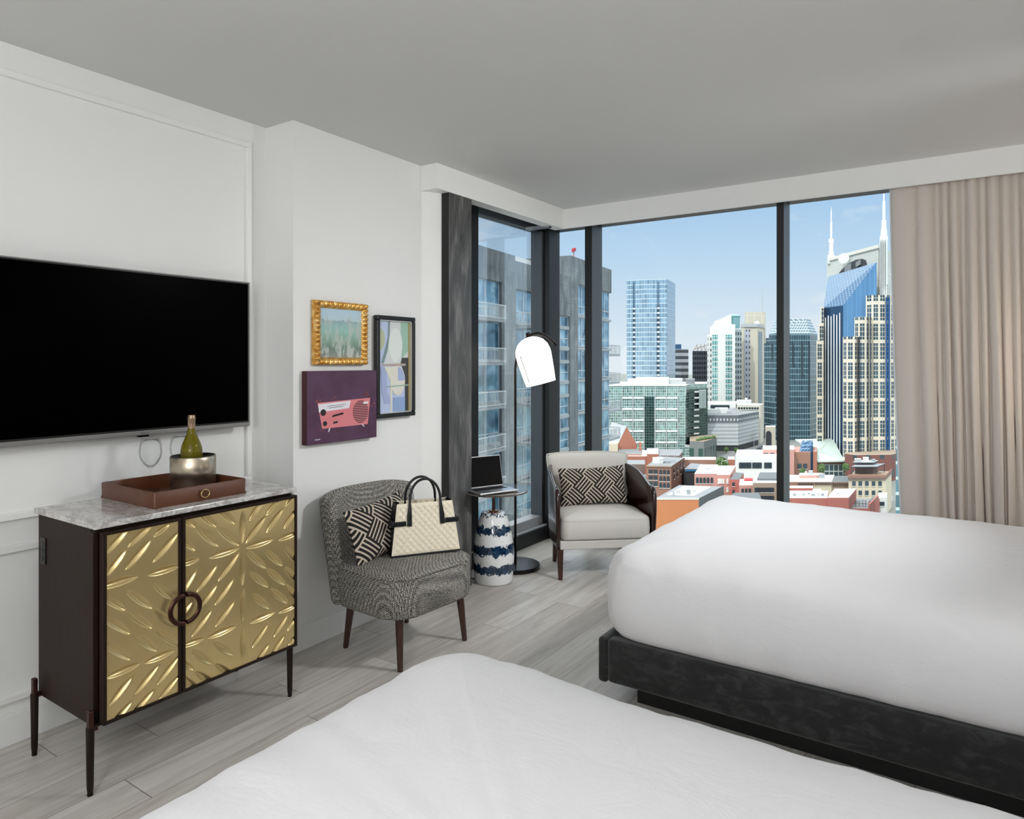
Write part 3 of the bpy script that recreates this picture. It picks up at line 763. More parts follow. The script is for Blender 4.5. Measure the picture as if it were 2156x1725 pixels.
# local frame: x along the bag, -y towards the viewer
M['quilt'] = P('cream_quilted_leather', '#e9dfc8', .5, noise_amt=.02)
M['bagblack'] = P('black_bag_leather', '#0f1013', .38, noise_amt=.05, bump=.1, nscale=120)
BW0, BW1, BH, BD0, BD1 = .185, .150, .262, .072, .045
def bagp(u, v, d): # u -1..1, v 0..1, d -1 front 1 back
    w = BW0+(BW1-BW0)*v; dd = BD0+(BD1-BD0)*v
    return (u*w, d*dd, .004+v*BH)
for d in (-1, 1):
    m = MB()
    def fn(u, v, d=d):
        a = u*2-1; x, y, z = bagp(a, v, d)
        s = .0335; p = (x+z*.88)/s; q = (x-z*.88)/s
        hgt = (abs(math.sin(PI*p))*abs(math.sin(PI*q)))**.45
        e = min(1, min(u, 1-u, v, 1-v)*14)
        return (x, y+d*(.0055*hgt*e), z)
    m.grid(fn, 110, 80, flip=d > 0); m.build('quilted_panel', M['quilt'], hb, smooth=True)
m = MB()
c8 = [bagp(a, v, d) for v in (0, 1) for (a, d) in ((-1, -1), (1, -1), (1, 1), (-1, 1))]
m.add(c8, [(3, 2, 1, 0)]+[(1, 2, 6, 5), (3, 0, 4, 7)])
for s in (-1, 1):
    def gus(u, v, s=s):
        d = u*2-1; x, y, z = bagp(s, v, d); return (x - s*.022*v*(1-d*d), y, z)
    m.grid(gus, 10, 10, flip=s < 0)
m.tube([bagp(-1, 0, -1), bagp(1, 0, -1), bagp(1, 0, 1), bagp(-1, 0, 1)], .005, 8, closed=True)
m.build('gusset', M['bagblack'], hb)
for d in (-1, 1):
    m = MB(); yb = d*.052; pts = []
    for k in range(31):
        t_ = k/30; a = PI*(1-t_)
        hx_ = .083; pts.append((hx_*math.cos(a)*(1-.05*math.sin(a)), d*.050-.012*d*math.sin(a), .27+.118*math.sin(a)**.8))
    x0 = -.083; pts = [(x0-.005, d*.062, .15), (x0-.004, d*.060, .2), (x0-.001, d*.055, .245)]+pts+[(-x0+.001, d*.055, .245), (-x0+.006, d*.060, .2), (-x0+.008, d*.062, .15)]
    rs = [.014, .0135, .0085]+[.0068]*31+[.0085, .0135, .014]
    # flattened towards the ends
    m.tube(pts, rs, 10); 
    for v in range(len(m.v)):
        x, y, z = m.v[v]
        if z < .235: m.v[v] = (x, d*(.0585+(abs(y)-.061)*.35 + (.2-z)*.06), z)
    m.build('handle', M['bagblack'], hb, smooth=True, angle=60)
for s in (-1, 1):
    m = MB(); w = BW0+(BW1-BW0)*.62; yy = BD0+(BD1-BD0)*.62
    m.rbox(min(s*(w-.058), s*(w+.018)), max(s*(w-.058), s*(w+.018)), -yy-.010, -yy-.002, .165-.012, .165+.014, .003, 2)
    m.rbox(min(s*(w-.000), s*(w+.018)), max(s*(w-.000), s*(w+.018)), -yy-.006, yy*.2, .165-.012, .165+.014, .003, 2)
    m.build('side_strap', M['bagblack'], hb)

# ---------------------------------------------------------------- ceramic pedestal table
st = thing('side_table', 'round drink table on a white ceramic base splashed with navy blue bands', 'side table', (-2.700, 3.775, 0))
def ceramic():
    t = NT('white_blue_dripped_glaze')
    v = t.coord('Object'); x, y, z = t.sep(v)
    ang = t.m_('ARCTAN2', y, x)
    cyl = t.comb(t.m_('COSINE', ang), t.m_('SINE', ang), t.m_('MULTIPLY', z, 7.0))
    n = t.noise(cyl, 3.2, 5, .66, .7); n2 = t.noise(cyl, 7, 5, .68, 1.6)
    zz = t.m_('ADD', z, t.m_('ADD', t.m_('MULTIPLY', t.m_('SUBTRACT', n, .5), .115), t.m_('MULTIPLY', t.m_('SUBTRACT', n2, .5), .05)))
    f = None
    for zc, hw in ((.105, .030), (.228, .030), (.358, .026), (.452, .006)):
        d = t.m_('LESS_THAN', t.m_('ABSOLUTE', t.m_('SUBTRACT', zz, zc)), hw)
        f = d if f is None else t.m_('MAXIMUM', f, d)
    blue = t.ramp(n2, [(.36, '#0a1c33'), (.55, '#12314f'), (.70, '#3f6f92')])
    t.base(t.mix(f, lin('#e9ebeb'), blue)); t.rough(.07); t.b.inputs['Coat Weight'].default_value = .5; return t.m
m = MB(); m.lathe([(.118, 0), (.126, .003), (.128, .012), (.1345, .08), (.1385, .15), (.138, .20), (.132, .27), (.119, .34), (.100, .41), (.084, .455), (.079, .463), (.074, .465), (.0, .465)], 72); m.build('ceramic_base', ceramic(), st, smooth=True, angle=60)
M['chrome'] = P('chrome', '#c7c2bd', .08, 1.0)
M['rosem'] = P('rose_bronze', '#8c6a5c', .2, .9)
m = MB(); m.lathe([(.05, .465), (.05, .470), (.034, .472), (.034, .478), (.011, .480), (.011, .600), (.05, .604)], 36); m.build('pole', M['rosem'], st, smooth=True, angle=40)
M['tabletop'] = P('antique_mirror_top', '#9d948c', .12, .85, noise_amt=.08, nscale=6)
m = MB(); m.lathe([(.10, .602), (.228, .604), (.232, .608), (.232, .614), (.229, .617), (0, .617)], 72); m.build('tabletop', M['tabletop'], st, smooth=True, angle=40)

# ---------------------------------------------------------------- laptop
lp = thing('laptop', 'open silver laptop with a dark screen on the round drink table', 'laptop', (-2.660, 3.700, .6175), math.atan2(.922, .388))
LW, LD = .148, .098
m = MB(); m.rbox(-LW, LW, -LD, LD, .003, .0145, .004, 2)
for sx in (-1, 1):
    for sy in (-1, 1): m.lathe([(.006, 0), (.006, .0035)], 10, 0, T(sx*(LW-.02), sy*(LD-.02), 0))
ba = m.build('base', M['alu'], lp)
m = MB(); m.box(-LW+.022, LW-.022, -.008, LD-.022, .0143, .0149); kb = m.build('keyboard', M['black'], ba)
for r_ in range(5):
    row = MB(); n = 13
    for c in range(n):
        x = -LW+.026+c*(2*LW-.052)/n; row.box(x, x+(2*LW-.052)/n-.003, -.006+r_*.0165, -.006+r_*.0165+.0135, .0149, .0157)
    row.build('key_row', P('key_black', '#141518', .5) if r_ == 0 else bpy.data.materials['key_black'], ba)
m = MB(); m.box(-.045, .045, -LD+.008, -.014, .0144, .0148); m.build('trackpad', P('trackpad', '#b3b7bc', .35, .6), ba)
tl = math.radians(13)
lid = MB(); lid.rbox(-LW, LW, -.003, .004, 0, .208, .003, 2); lo_ = lid.build('lid', M['alu'], lp, loc=(0, LD-.004, .0145), rot=(-tl, 0, 0))
m = MB(); m.box(-LW+.005, LW-.005, -.0042, -.0032, .006, .202); m.build('screen', P('laptop_screen', '#050608', .25, spec=.08), lo_)

# ---------------------------------------------------------------- floor lamp
fl = thing('floor_lamp', 'black arched floor lamp with a glowing white bell shade beside the drink table', 'floor lamp', (-2.745, 4.105, 0), CAM_A)
M['lampblack'] = P('black_lacquered_metal', '#15110f', .3, .5)
m = MB(); m.lathe([(.173, 0), (.176, .003), (.176, .026), (.173, .029), (.0, .029)], 72); m.build('base', M['lampblack'], fl, smooth=True, angle=40)
k_ = 4.93/1450
pts = [(0, 0, .028), (0, 0, .6), (0, 0, 1.2), (0, 0, 1.42)]
for (u, v) in ((1089, 765), (1092, 750), (1098, 734), (1106, 719), (1115, 708.5), (1126, 703.5), (1137, 702.5), (1148, 705.5), (1158, 712), (1167, 720), (1174, 728)):
    pts.append(((u-1088)*k_, 0, 1.475-(v-762)*k_))
m = MB(); m.tube(pts, [.009]*4+[.0095]*4+[.0115]*7, 14); m.build('pole', M['lampblack'], fl, smooth=True)
def shade_mat():
    t = NT('lit_opal_shade'); t.base(lin('#f4efe8')); t.rough(.45)
    t.b.inputs['Emission Color'].default_value = (1, .93, .83, 1); t.b.inputs['Emission Strength'].default_value = 1.7; return t.m
m = MB(); m.lathe([(.0, .345), (.025, .343), (.06, .332), (.095, .308), (.118, .272), (.127, .232), (.128, .20), (.118, .09), (.108, 0), (.104, .0), (.114, .09), (.123, .20), (.122, .232), (.112, .270), (.09, .303), (.058, .326), (.02, .336), (0, .337)], 56, cap=False)
sx, sz = (1142-1088)*k_, 1.475-(808-762)*k_
sm = T(sx, 0, sz) @ RY(math.radians(-14.5))
so = m.build('shade', shade_mat(), fl, smooth=True); so.matrix_local = sm
m = MB(); m.tube([(-.098*math.cos(a_)*(1.04), -.098*math.sin(a_)*1.04, z) for a_, z in ((.62, .01), (.62, .05), (.62, .12), (.62, .19))], .0028, 6)
m.v = []; m.f = []; m.mi = []; m.uv = []
def shade_r(z): return .108+(z/.2)*.020 if z < .2 else .128
m.tube([(-shade_r(z)*math.cos(.75), -shade_r(z)*math.sin(.75), z) for z in (.028, .07, .12, .17, .205, .225)], .0028, 6)
m.build('slot', M['lampblack'], so, smooth=True)
m = MB(); m.lathe([(.016, .338), (.018, .342), (.018, .375), (.014, .379)], 20); m.build('knuckle', M['lampblack'], so, smooth=True, angle=40)
m = MB(); m.lathe([(0, .175), (.022, .165), (.03, .14), (.028, .115), (.016, .09), (0, .08)], 20)
m.v = [(x, y, z+.11) for x, y, z in m.v]
m.build('bulb', bpy.data.materials['lit_opal_shade'], so, smooth=True)
m = MB(); m.tube([(.02, -.165, .006), (-.15, -.24, .004), (-.28, -.27, .004), (-.4, -.2, .004), (-.45, -.1, .004)], .0035, 6); m.build('cord', M['black'], fl, smooth=True)

# ---------------------------------------------------------------- barrel armchair by the window
ca_ = math.radians(-42+0)
ac = thing('armchair', 'cream upholstered barrel armchair with dark wooden arms in the window corner', 'armchair', (-2.082, 4.233, 0), math.radians(41))
# local: x along the front (left to right as seen), +y towards the back, origin under the middle of the front edge
AWd, ADp = .345, .60
def shell_plan(t):
    """t 0..1 from the front left post round the back to the front right post; returns (x, y)"""
    a = PI*(1-t)          # PI..0
    x = AWd*math.copysign(abs(math.cos(a))**.34, math.cos(a)); y = .02+.63*abs(math.sin(a))**.55
    return x, y
def shell_top(t):
    q = abs(t-.5)*2
    return .700-.095*max(0, (q-.30)/.70)**4.5 - (.0 if q < .985 else .012)
m = MB()
NS = 64; rows = []
for j in range(7):
    row = []
    for i in range(NS+1):
        t_ = i/NS; x, y = shell_plan(t_); zt = shell_top(t_); b = j/6
        flare = .012*math.sin(PI*b)
        row.append((x*(1+flare-.02*(1-b)), y*(1+flare*.6)-(.03*(1-b) if t_ not in (0, 1) else 0)*math.sin(PI*t_), .205+(zt-.205)*b))
    rows.append(row)
def inset(row, d):
    out = []
    for i, p in enumerate(row):
        a = Vector(row[max(0, i-1)]); b = Vector(row[min(NS, i+1)]); tg = (b-a); nrm = Vector((tg.y, -tg.x, 0)); 
        nrm = nrm.normalized() if nrm.length > 1e-9 else Vector((0, -1, 0))
        out.append((p[0]+nrm.x*d, p[1]+nrm.y*d, p[2]))
    return out
full = [r + inset(r, .020)[::-1] for r in rows]
loft_rings(m, full)
m.build('shell', M['shellwood'], ac, smooth=True, weld=True, bevel=.006, seg=3)
# rounded front posts
for s in (-1, 1):
    g = MB(); x = s*(AWd-.012)
    g.tube([(x, .028, .20), (x, .022, .30), (x*1.01, .016, .46), (x*1.01, .018, .555), (x*1.005, .035, .598), (x, .07, .612)], [.013, .015, .017, .018, .018, .012], 14)
    g.build('arm_post', M['shellwood'], ac, smooth=True)
m = MB(); m.rbox(-AWd+.024, AWd-.024, .012, .40, .203, .262, .008, 2); m.rbox(-AWd+.07, AWd-.07, .39, .52, .203, .262, .008, 2); m.build('seat_rail', M['cream'], ac)
m = MB(); offset_loft(m, AWd-.032, .255, (.19, .19, .055, .055), [(.03, .264), (.006, .268), (0, .28), (-.004, .33), (0, .385), (.004, .392), (.002, .398), (.012, .410), (.04, .420), (.09, .428), (.16, .434), (.26, .436)], M=T(0, .258, 0), side=10); m.build('seat_cushion', M['cream'], ac, smooth=True)
def bc(u, v, s):
    a, b = u*2-1, v*2-1
    e = max(0, (1-abs(a)**6)*(1-abs(b)**6))**.5
    x = .300*a*(1+.05*b)*(1-.02*abs(b)**8); z = .61+.165*b*(1-.03*abs(a)**8) + .012*(1-a*a)*max(0, b)
    return (x, .50+.12*(b+1)/2*.9 + .03*a*a*0 + s*.055*e, z)
m = MB()
m.grid(lambda u, v: bc(u, v, -1), 30, 22); m.grid(lambda u, v: bc(u, v, 1), 30, 22, flip=True)
bo = m.build('back_cushion', M['cream'], ac, smooth=True, weld=True)
g = MB(); g.tube([bc(u, 0, 0) for u in np.linspace(0, 1, 20)]+[bc(1, v, 0) for v in np.linspace(.05, 1, 14)]+[bc(u, 1, 0) for u in np.linspace(.95, 0, 20)]+[bc(0, v, 0) for v in np.linspace(.95, .05, 14)], .006, 6, closed=True)
g.build('piping', M['creamp'], bo, smooth=True)
for (x, y, w) in ((-.318, .035, 1), (.318, .035, 1), (-.27, .43, 0), (.27, .43, 0)):
    g = MB(); a = .021; b = .0135; fx = x*(1.0 if w else 1.03); fy = y-(.012 if w else -.03)
    g.add([(fx-b, fy-b, 0), (fx+b, fy-b, 0), (fx+b, fy+b, 0), (fx-b, fy+b, 0), (x-a, y-a, .206), (x+a, y-a, .206), (x+a, y+a, .206), (x-a, y+a, .206)], [(3, 2, 1, 0), (4, 5, 6, 7), (0, 1, 5, 4), (1, 2, 6, 5), (2, 3, 7, 6), (3, 0, 4, 7)])
    g.build('leg', M['legwood'], ac, bevel=.003)
pillow('throw_pillow', 'black and beige maze patterned pillow propped up in the cream armchair', .25, .14, .055,
       ac.matrix_basis @ T(-.005, .395, .565) @ RX(math.radians(72)) @ RZ(math.radians(2)))

# ---------------------------------------------------------------- beds
def linen():
    t = NT('white_bed_linen')
    v = t.coord('Object', (1, 1, 1)); n = t.noise(v, 5, 5, .55, 1.2); n2 = t.noise(t.coord('Object', (900, 900, 900)), 1, 1)
    t.base(lin('#eae9eb')); t.rough(.85); t.b.inputs['Sheen Weight'].default_value = .15
    cr_ = t.noise(t.coord('Object', (3.0, 11, 9)), 1.6, 6, .62, 2.2)
    t.bump(t.m_('ADD', t.m_('ADD', n, t.m_('MULTIPLY', cr_, .13)), t.m_('MULTIPLY', n2, .03)), .22, .02); return t.m
M['linen'] = linen()
M['velvet'] = None
def velvet():
    t = NT('charcoal_velvet'); n = t.noise(t.coord('Object', (5, 5, 9)), 2.2, 6, .68, .6); n2 = t.noise(t.coord('Object', (120, 120, 120)), 3, 2)
    t.base(t.ramp(t.m_('ADD', t.m_('MULTIPLY', n, .8), t.m_('MULTIPLY', n2, .2)), [(.38, '#0e0f10'), (.5, '#191a1b'), (.62, '#343536')])); t.rough(.8); t.b.inputs['Sheen Weight'].default_value = .35; return t.m
M['velvet'] = velvet()
def bed(label_bed, label_duvet, cy, seed, xd, rc4):
    x0, x1, hw = -1.36, XR-.005, .80
    bd = thing('bed', label_bed, 'bed', ((x0+x1)/2, cy, 0))
    L = (x1-x0)/2
    m = MB(); m.rbox(-L+.045, L, -hw, -hw+.06, .10, .285, .014, 3); m.rbox(-L+.045, L, hw-.06, hw, .10, .285, .014, 3); m.box(-L+.05, L-.01, -hw+.05, hw-.05, .11, .27)
    m.build('side_rail', M['velvet'], bd)
    m = MB(); m.rbox(-L, -L+.045, -hw-.005, hw+.005, .095, .288, .016, 3); m.build('foot_rail', M['velvet'], bd)
    m = MB(); m.box(-L+.14, L, -hw+.10, hw-.10, 0, .105); m.build('plinth', M['black'], bd)
    m = MB(); m.rbox(L-.09, L, -hw, hw, .28, 1.25, .03, 3); m.build('headboard', M['velvet'], bd)
    hx, hy = (x1-.095-xd)/2, hw
    R = random.Random(seed); sx = R.uniform(0, 50)
    prof = [(.10, .288), (.04, .286), (.012, .300), (-.004, .322), (-.012, .352), (-.020, .39), (-.023, .43), (-.0235, .465), (-.022, .50), (-.018, .53), (-.012, .56), (-.003, .584), (.008, .605), (.022, .623), (.04, .638), (.06, .650), (.085, .660), (.14, .675), (.25, .688), (.4, .697), (.6, .702), (.79, .703)]
    def df(x, y, z):
        p = Vector((x*1.0+sx, y*1.0, z))
        k = max(0, min(1, (z-.30)/.12))
        big = .010*noise.noise(p*1.8)+.004*noise.noise(p*5.5)
        fold = .0035*noise.noise(Vector((x*9+sx, y*9, z*3)))+.0018*noise.noise(Vector((x*22+sx, y*22, z*5)))
        tuck = (1-k)*(.014*noise.noise(Vector((x*13+sx, y*13, 7.7)))+.010*noise.noise(Vector((x*34, y*34, sx+z*3))))
        nr = Vector((x/hx, y/hy, 0)); 
        return (x+nr.x*(fold*2+tuck*.9)*.7, y+nr.y*(fold*2+tuck*.9)*.7, z+(big*k if z > .5 else big*k*.4)+fold*k+tuck*.25)
    m = MB(); offset_loft(m, hx, hy, rc4, prof, deform=df, side=90, corner=20)
    dv = m.build('duvet', M['linen'], None, smooth=True, loc=(xd+hx, cy, 0))
    tag(dv, label_duvet, 'bedding')
bed('charcoal velvet bed standing between the window and the other bed', 'smooth white bedding on the charcoal bed next to the window', 3.475, 1, -1.365, (.08, .08, .20, .08))
bed('charcoal velvet bed nearest the television wall and the camera', 'white bedding in the immediate foreground opposite the brass sideboard', .805, 2, -1.315, (.1, .17, .17, .1))

# ---------------------------------------------------------------- curtain
def curtain_mat():
    t = NT('beige_curtain_fabric'); n = t.noise(t.coord('Object', (300, 300, 60)), 2, 4)
    t.base(t.mix(n, lin('#d6cbc1'), lin('#e0d7ce'))); t.rough(.9); t.bump(t.noise(t.coord('Object', (700, 700, 200)), 1, 1), .1, .001); return t.m
cu_ = thing('curtain', 'long beige pleated curtain hanging at the right end of the window', 'curtain', (0, 4.89, 0))
rc = random.Random(11)
folds = []; x = 0.0
first = [(.105, .55, .012), (.070, .9, -.01), (.030, .5, .0), (.034, .9, .012), (.040, 1.0, .004), (.028, .55, -.014), (.044, 1.05, -.02), (.034, .8, .0), (.050, 1.1, .022), (.040, .8, -.018), (.034, .7, .004), (.046, 1.1, .026), (.030, .6, .0), (.050, 1.1, -.012)]
k = 0
while x < 1.0:
    if k < len(first): w, am, le = first[k]
    else: w, am, le = rc.uniform(.03, .062), rc.uniform(.6, 1.1), rc.uniform(-.02, .02)
    folds.append((x, w, am, le)); x += w; k += 1
def cpt(u, v, off):
    """u 0..1 across, v 0..1 from hem to head"""
    x = u
    f = max((f for f in folds if f[0] <= x), key=lambda f: f[0])
    ph = (x-f[0])/f[1]
    k = abs(math.sin(PI*ph))**.55
    lean = f[3]*(1-v)
    amp = .066*f[2]*(.42+.75*(1-v)**.6)
    X0 = -.447+.075*(1-v)**1.4
    span = XR-.02-X0
    xs_ = X0+span*x/1.0
    xs_ += lean*math.sin(PI*ph)**2 + .004*math.sin(9*v+f[0]*40)*(1-v)
    y = -amp*k+.012+.006*math.sin(4*v+x*21)
    return (xs_, y+off, .012+v*2.58)
m = MB(); NU, NV = 460, 26
m.grid(lambda u, v: cpt(min(u, .9999), v, 0), NU, NV); m.grid(lambda u, v: cpt(min(u, .9999), v, .003), NU, NV, flip=True)
m.build('fabric', curtain_mat(), cu_, smooth=True)
m = MB()
def lining(u, v): 
    p = cpt(min(.0001+u*.9998, .9999), v, .0); return (p[0]-.012*(1-u)*(1), .022+.004*math.sin(u*60), p[2])
m.grid(lining, 120, 12); m.grid(lambda u, v: (lining(u, v)[0], lining(u, v)[1]+.002, lining(u, v)[2]), 120, 12, flip=True)
m.build('lining', P('white_lining', '#eceff2', .8), cu_, smooth=True)
m = MB(); m.box(-.46, XR-.02, -.01, .02, 2.595, 2.62); m.build('rail', M['alu'], cu_)
# ================================================================ the city outside
# The skyline was surveyed from the photograph: every corner is a bearing (image column) and a distance in metres.
GZ = -48.5
ca, sa = math.cos(CAM_A), math.sin(CAM_A)
DK = [1.0]
def gp(u, d):
    d *= DK[0]
    r = (u-1078)/FPX*d
    return (r*ca-d*sa, r*sa+d*ca)
def zz(v, d): return EYE-(v-762)/FPX*d*DK[0]
def gpts(*ps): return [gp(u, d) for u, d in ps]

def facade(name, wall, glass, cw, ch, fw, fh, ox=0.0, oz=0.0, rough=.12, metal=.35, vary=.25, sub=None, wall2=None, wallrough=.75, band=None):
    """window grid in metres: cell cw x ch, glass fraction fw x fh; optional thinner sub grid; optional strong band every n metres"""
    t = NT(name); uv = t.new('ShaderNodeUVMap'); x, y, z = t.sep(uv.outputs[0])
    cx = t.m_('DIVIDE', t.m_('ADD', x, 1000.0+ox), cw); cy = t.m_('DIVIDE', t.m_('ADD', y, 1000.0+oz), ch)
    def inside(c, f): return t.m_('LESS_THAN', t.m_('ABSOLUTE', t.m_('SUBTRACT', t.m_('FRACT', c), .5)), f/2)
    mk = t.m_('MULTIPLY', inside(cx, fw), inside(cy, fh))
    if sub:
        sx, sy, fs = sub
        k = t.m_('MULTIPLY', inside(t.m_('MULTIPLY', cx, sx), fs), inside(t.m_('MULTIPLY', cy, sy), fs)); mk = t.m_('MULTIPLY', mk, k)
    if band:
        per, fr, off = band
        mk = t.m_('MULTIPLY', mk, inside(t.m_('DIVIDE', t.m_('ADD', y, 1000.0+off), per), fr))
    wn = t.new('ShaderNodeTexWhiteNoise', noise_dimensions='2D'); t.l.new(t.comb(t.m_('FLOOR', cx), t.m_('FLOOR', cy)), wn.inputs[0])
    g = lin(glass); big = t.noise(t.coord('Object', (.05, .05, .03)), 1.5, 3)
    va = t.m_('ADD', t.m_('MULTIPLY', wn.outputs[0], .6), t.m_('MULTIPLY', big, .4))
    gc = t.mix(va, tuple(v*(1-vary*1.6) for v in g[:3])+(1,), tuple(min(1, v*(1+vary*1.2)) for v in g[:3])+(1,))
    wn_ = t.noise(t.coord('Object', (.3, .3, .3)), 1.0, 4); w = lin(wall)
    wc = t.mix(wn_, tuple(v*.93 for v in w[:3])+(1,), tuple(min(1, v*1.07) for v in w[:3])+(1,))
    t.base(t.mix(mk, wc, gc)); t.metal(t.m_('MULTIPLY', mk, metal)); t.rough(t.m_('ADD', wallrough, t.m_('MULTIPLY', mk, rough-wallrough)))
    return t.m
C = {}
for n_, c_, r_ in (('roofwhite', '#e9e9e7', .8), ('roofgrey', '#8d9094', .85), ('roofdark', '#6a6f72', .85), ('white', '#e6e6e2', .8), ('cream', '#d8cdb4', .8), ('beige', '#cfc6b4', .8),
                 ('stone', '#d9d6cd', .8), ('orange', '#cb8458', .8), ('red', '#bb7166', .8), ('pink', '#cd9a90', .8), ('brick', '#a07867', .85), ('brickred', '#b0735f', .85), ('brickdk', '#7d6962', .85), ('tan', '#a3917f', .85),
                 ('dark', '#34383c', .6), ('grey', '#83878a', .7), ('lightgrey', '#b4b7b9', .7), ('metalgrey', '#9a9fa3', .5), ('asphalt', '#8b8c8e', .9), ('pavement', '#bdbab4', .9), ('tealsteel', '#b8cdca', .5), ('greenroof', '#c5d4cc', .55),
                 ('trunk', '#5b4a3a', .9), ('darkglass', '#2c3a44', .15), ('awning', '#b23a3f', .7), ('blueband', '#2f6f96', .5)):
    C[n_] = P('city_'+n_, c_, r_, noise_amt=.05, nscale=.6)
C['leaf'] = P('city_leaf', '#5f7a49', .9, noise_amt=.35, nscale=1.2)
C['drygrass'] = P('city_grass', '#8d8a63', .95, noise_amt=.2, nscale=1)
def glassy(name, c, rough=.08, metal=.5):
    return P(name, c, rough, metal)
C['winglass'] = glassy('city_window_glass', '#4a5a66', .1, .4)

def extr(parent, name, pts, z0, z1, mats, capm=None):
    o = MB().prism(pts, z0, z1, 0, None, 1 if capm else None)
    return o.build(name, [mats, capm] if capm else mats, parent)
def bld(name, label, cat='building', group=None): return thing(name, label, cat, (0, 0, 0), 0, group)
def lerp(p, q, t): return (p[0]+(q[0]-p[0])*t, p[1]+(q[1]-p[1])*t)
def on_wall(parent, name, mesh_cache, p, q, t, zc, w, h, mat, depth=.12, arched=False):
    """a window (frame and glass) set on the wall running from p to q"""
    key = (w, h, mat.name, arched)
    if key not in mesh_cache:
        mb = MB(); mb.box(-w/2, w/2, -depth, .03, -h/2, h/2, 0)
        if arched: mb.prism([(w/2*math.cos(PI*k/8), w/2*math.sin(PI*k/8)) for k in range(9)], -.03, depth, 0, T(0, 0, h/2) @ RX(PI/2))
        mb.box(-w/2-.12, w/2+.12, -depth*1.6, .03, -h/2-.22, -h/2, 1)
        mesh_cache[key] = mb.mesh(name, [mat, C['stone']])
    o = bpy.data.objects.new(name, mesh_cache[key]); COL.objects.link(o); o.parent = parent
    x, y = lerp(p, q, t); o.location = (x, y, zc); o.rotation_euler = (0, 0, math.atan2(q[1]-p[1], q[0]-p[0]))
    return o
MC = {}
def win_rows(parent, p, q, ts, zs, w, h, mat=None, arched=False):
    for z in zs:
        for t in ts: on_wall(parent, 'window', MC, p, q, t, z, w, h, mat or C['winglass'], .12, arched)
def unit(parent, u, d, v0, v1, wpx, mat, name='rooftop_unit', dep=None):
    s = d/FPX; w = wpx*s; dep = dep or w
    return extr(parent, name, gpts((u-wpx/2, d), (u+wpx/2, d), (u+wpx/2, d+dep), (u-wpx/2, d+dep)), zz(v1, d), zz(v0, d), mat)

# ---- ground and streets
o = MB().box(-2500, 1500, 20, 2600, GZ-1, GZ).build('ground', P('city_ground', '#7f827d', .95, noise_amt=.25, nscale=.02)); struct(o)
o = extr(None, 'road', gpts((1500, 330), (1640, 330), (1625, 560), (1590, 560)), GZ-.5, GZ+.05, C['asphalt']); struct(o)
o = extr(None, 'road', gpts((1370, 262), (1880, 246), (1880, 256), (1370, 274)), GZ-.5, GZ+.05, C['asphalt']); struct(o)

# ---- the apartment tower next door
TX, TY = -0.11524, 0.99334
nb = thing('apartment_tower', 'bare concrete apartment tower with blue glass and balconies, close outside on the left', 'building', (-29.62, 39.12, 0), math.atan2(TY, TX))
# local frame: x along the facade (away), -y towards the viewer
def concrete():
    t = NT('board_marked_concrete')
    uv = t.new('ShaderNodeTexCoord'); x, y, z = t.sep(uv.outputs['Object'])
    def line(c, per, w, off=0.0): return t.m_('LESS_THAN', t.m_('FRACT', t.m_('DIVIDE', t.m_('ADD', c, 100.0+off), per)), w)
    j = t.m_('MAXIMUM', line(x, 1.22, .03, .9), line(z, 1.55, .025))
    dx = t.m_('ABSOLUTE', t.m_('SUBTRACT', t.m_('FRACT', t.m_('DIVIDE', t.m_('ADD', x, 100.0), .61)), .5))
    dz = t.m_('ABSOLUTE', t.m_('SUBTRACT', t.m_('FRACT', t.m_('DIVIDE', t.m_('ADD', z, 100.0), .775)), .5))
    dot = t.m_('LESS_THAN', t.m_('ADD', t.m_('MULTIPLY', dx, .61), t.m_('MULTIPLY', dz, .775)), .055)
    n = t.noise(t.coord('Object', (.55, .55, .30)), 1.3, 6, .65, .5); st = t.noise(t.coord('Object', (2.5, 2.5, .15)), 1.0, 4)
    f = t.m_('ADD', t.m_('MULTIPLY', n, .65), t.m_('MULTIPLY', st, .35))
    c = t.ramp(f, [(.34, '#50565a'), (.5, '#6b7276'), (.66, '#8b9193')])
    t.base(t.mix(t.m_('MULTIPLY', t.m_('MAXIMUM', j, dot), .55), c, lin('#4b4f52'))); t.rough(.85); return t.m
C['concrete'] = concrete()
C['slab'] = P('city_slab', '#9aa0a4', .8, noise_amt=.06, nscale=.5)
def bluepane():
    t = NT('blue_window_glass'); n = t.noise(t.coord('Object', (.35, .35, .5)), 1.0, 3, .5, .4)
    t.base(t.ramp(n, [(.35, '#3b6078'), (.5, '#6f9db8'), (.62, '#a8cbdc')])); t.metal(.4); t.rough(.05)  # pale blue blotches put reflected sky into the glass colour
    x = t.new('ShaderNodeBump'); t.l.new(t.noise(t.coord('Object', (.8, .8, 1.2)), 1.0, 2), x.inputs['Height']); x.inputs['Strength'].default_value = .05; x.inputs['Distance'].default_value = .3
    t.l.new(x.outputs[0], t.b.inputs['Normal']); return t.m
C['bluepane'] = bluepane()
C['mull'] = P('city_mullion', '#c3ccd2', .5, .3)
C['rail'] = P('city_railing', '#d7dbdd', .5, .2)
LV = [8.95-3.14*k for k in range(0, 16)]            # ceiling heights of the floors
mb = MB()
mb.box(-12, 6.4, .05, 14, 7.55, 9.9); mb.box(6.4, 17.75, .05, 14, 7.3, 9.52); mb.box(17.75, 29.3, .02, 14, 8.95, 11.5)
mb.box(13.2, 17.75, .02, 3, 5.7, 9.5)
mb.box(4.05, 6.45, .0, 14, -50, 7.6); mb.box(17.6, 19.62, .0, 14, -50, 9.0); mb.box(12.6, 13.9, .0, 14, -50, 7.4)
mb.box(22.4, 26.1, .05, 14, -50, 9.0)
mb.build('concrete_frame', C['concrete'], nb, bevel=.03)
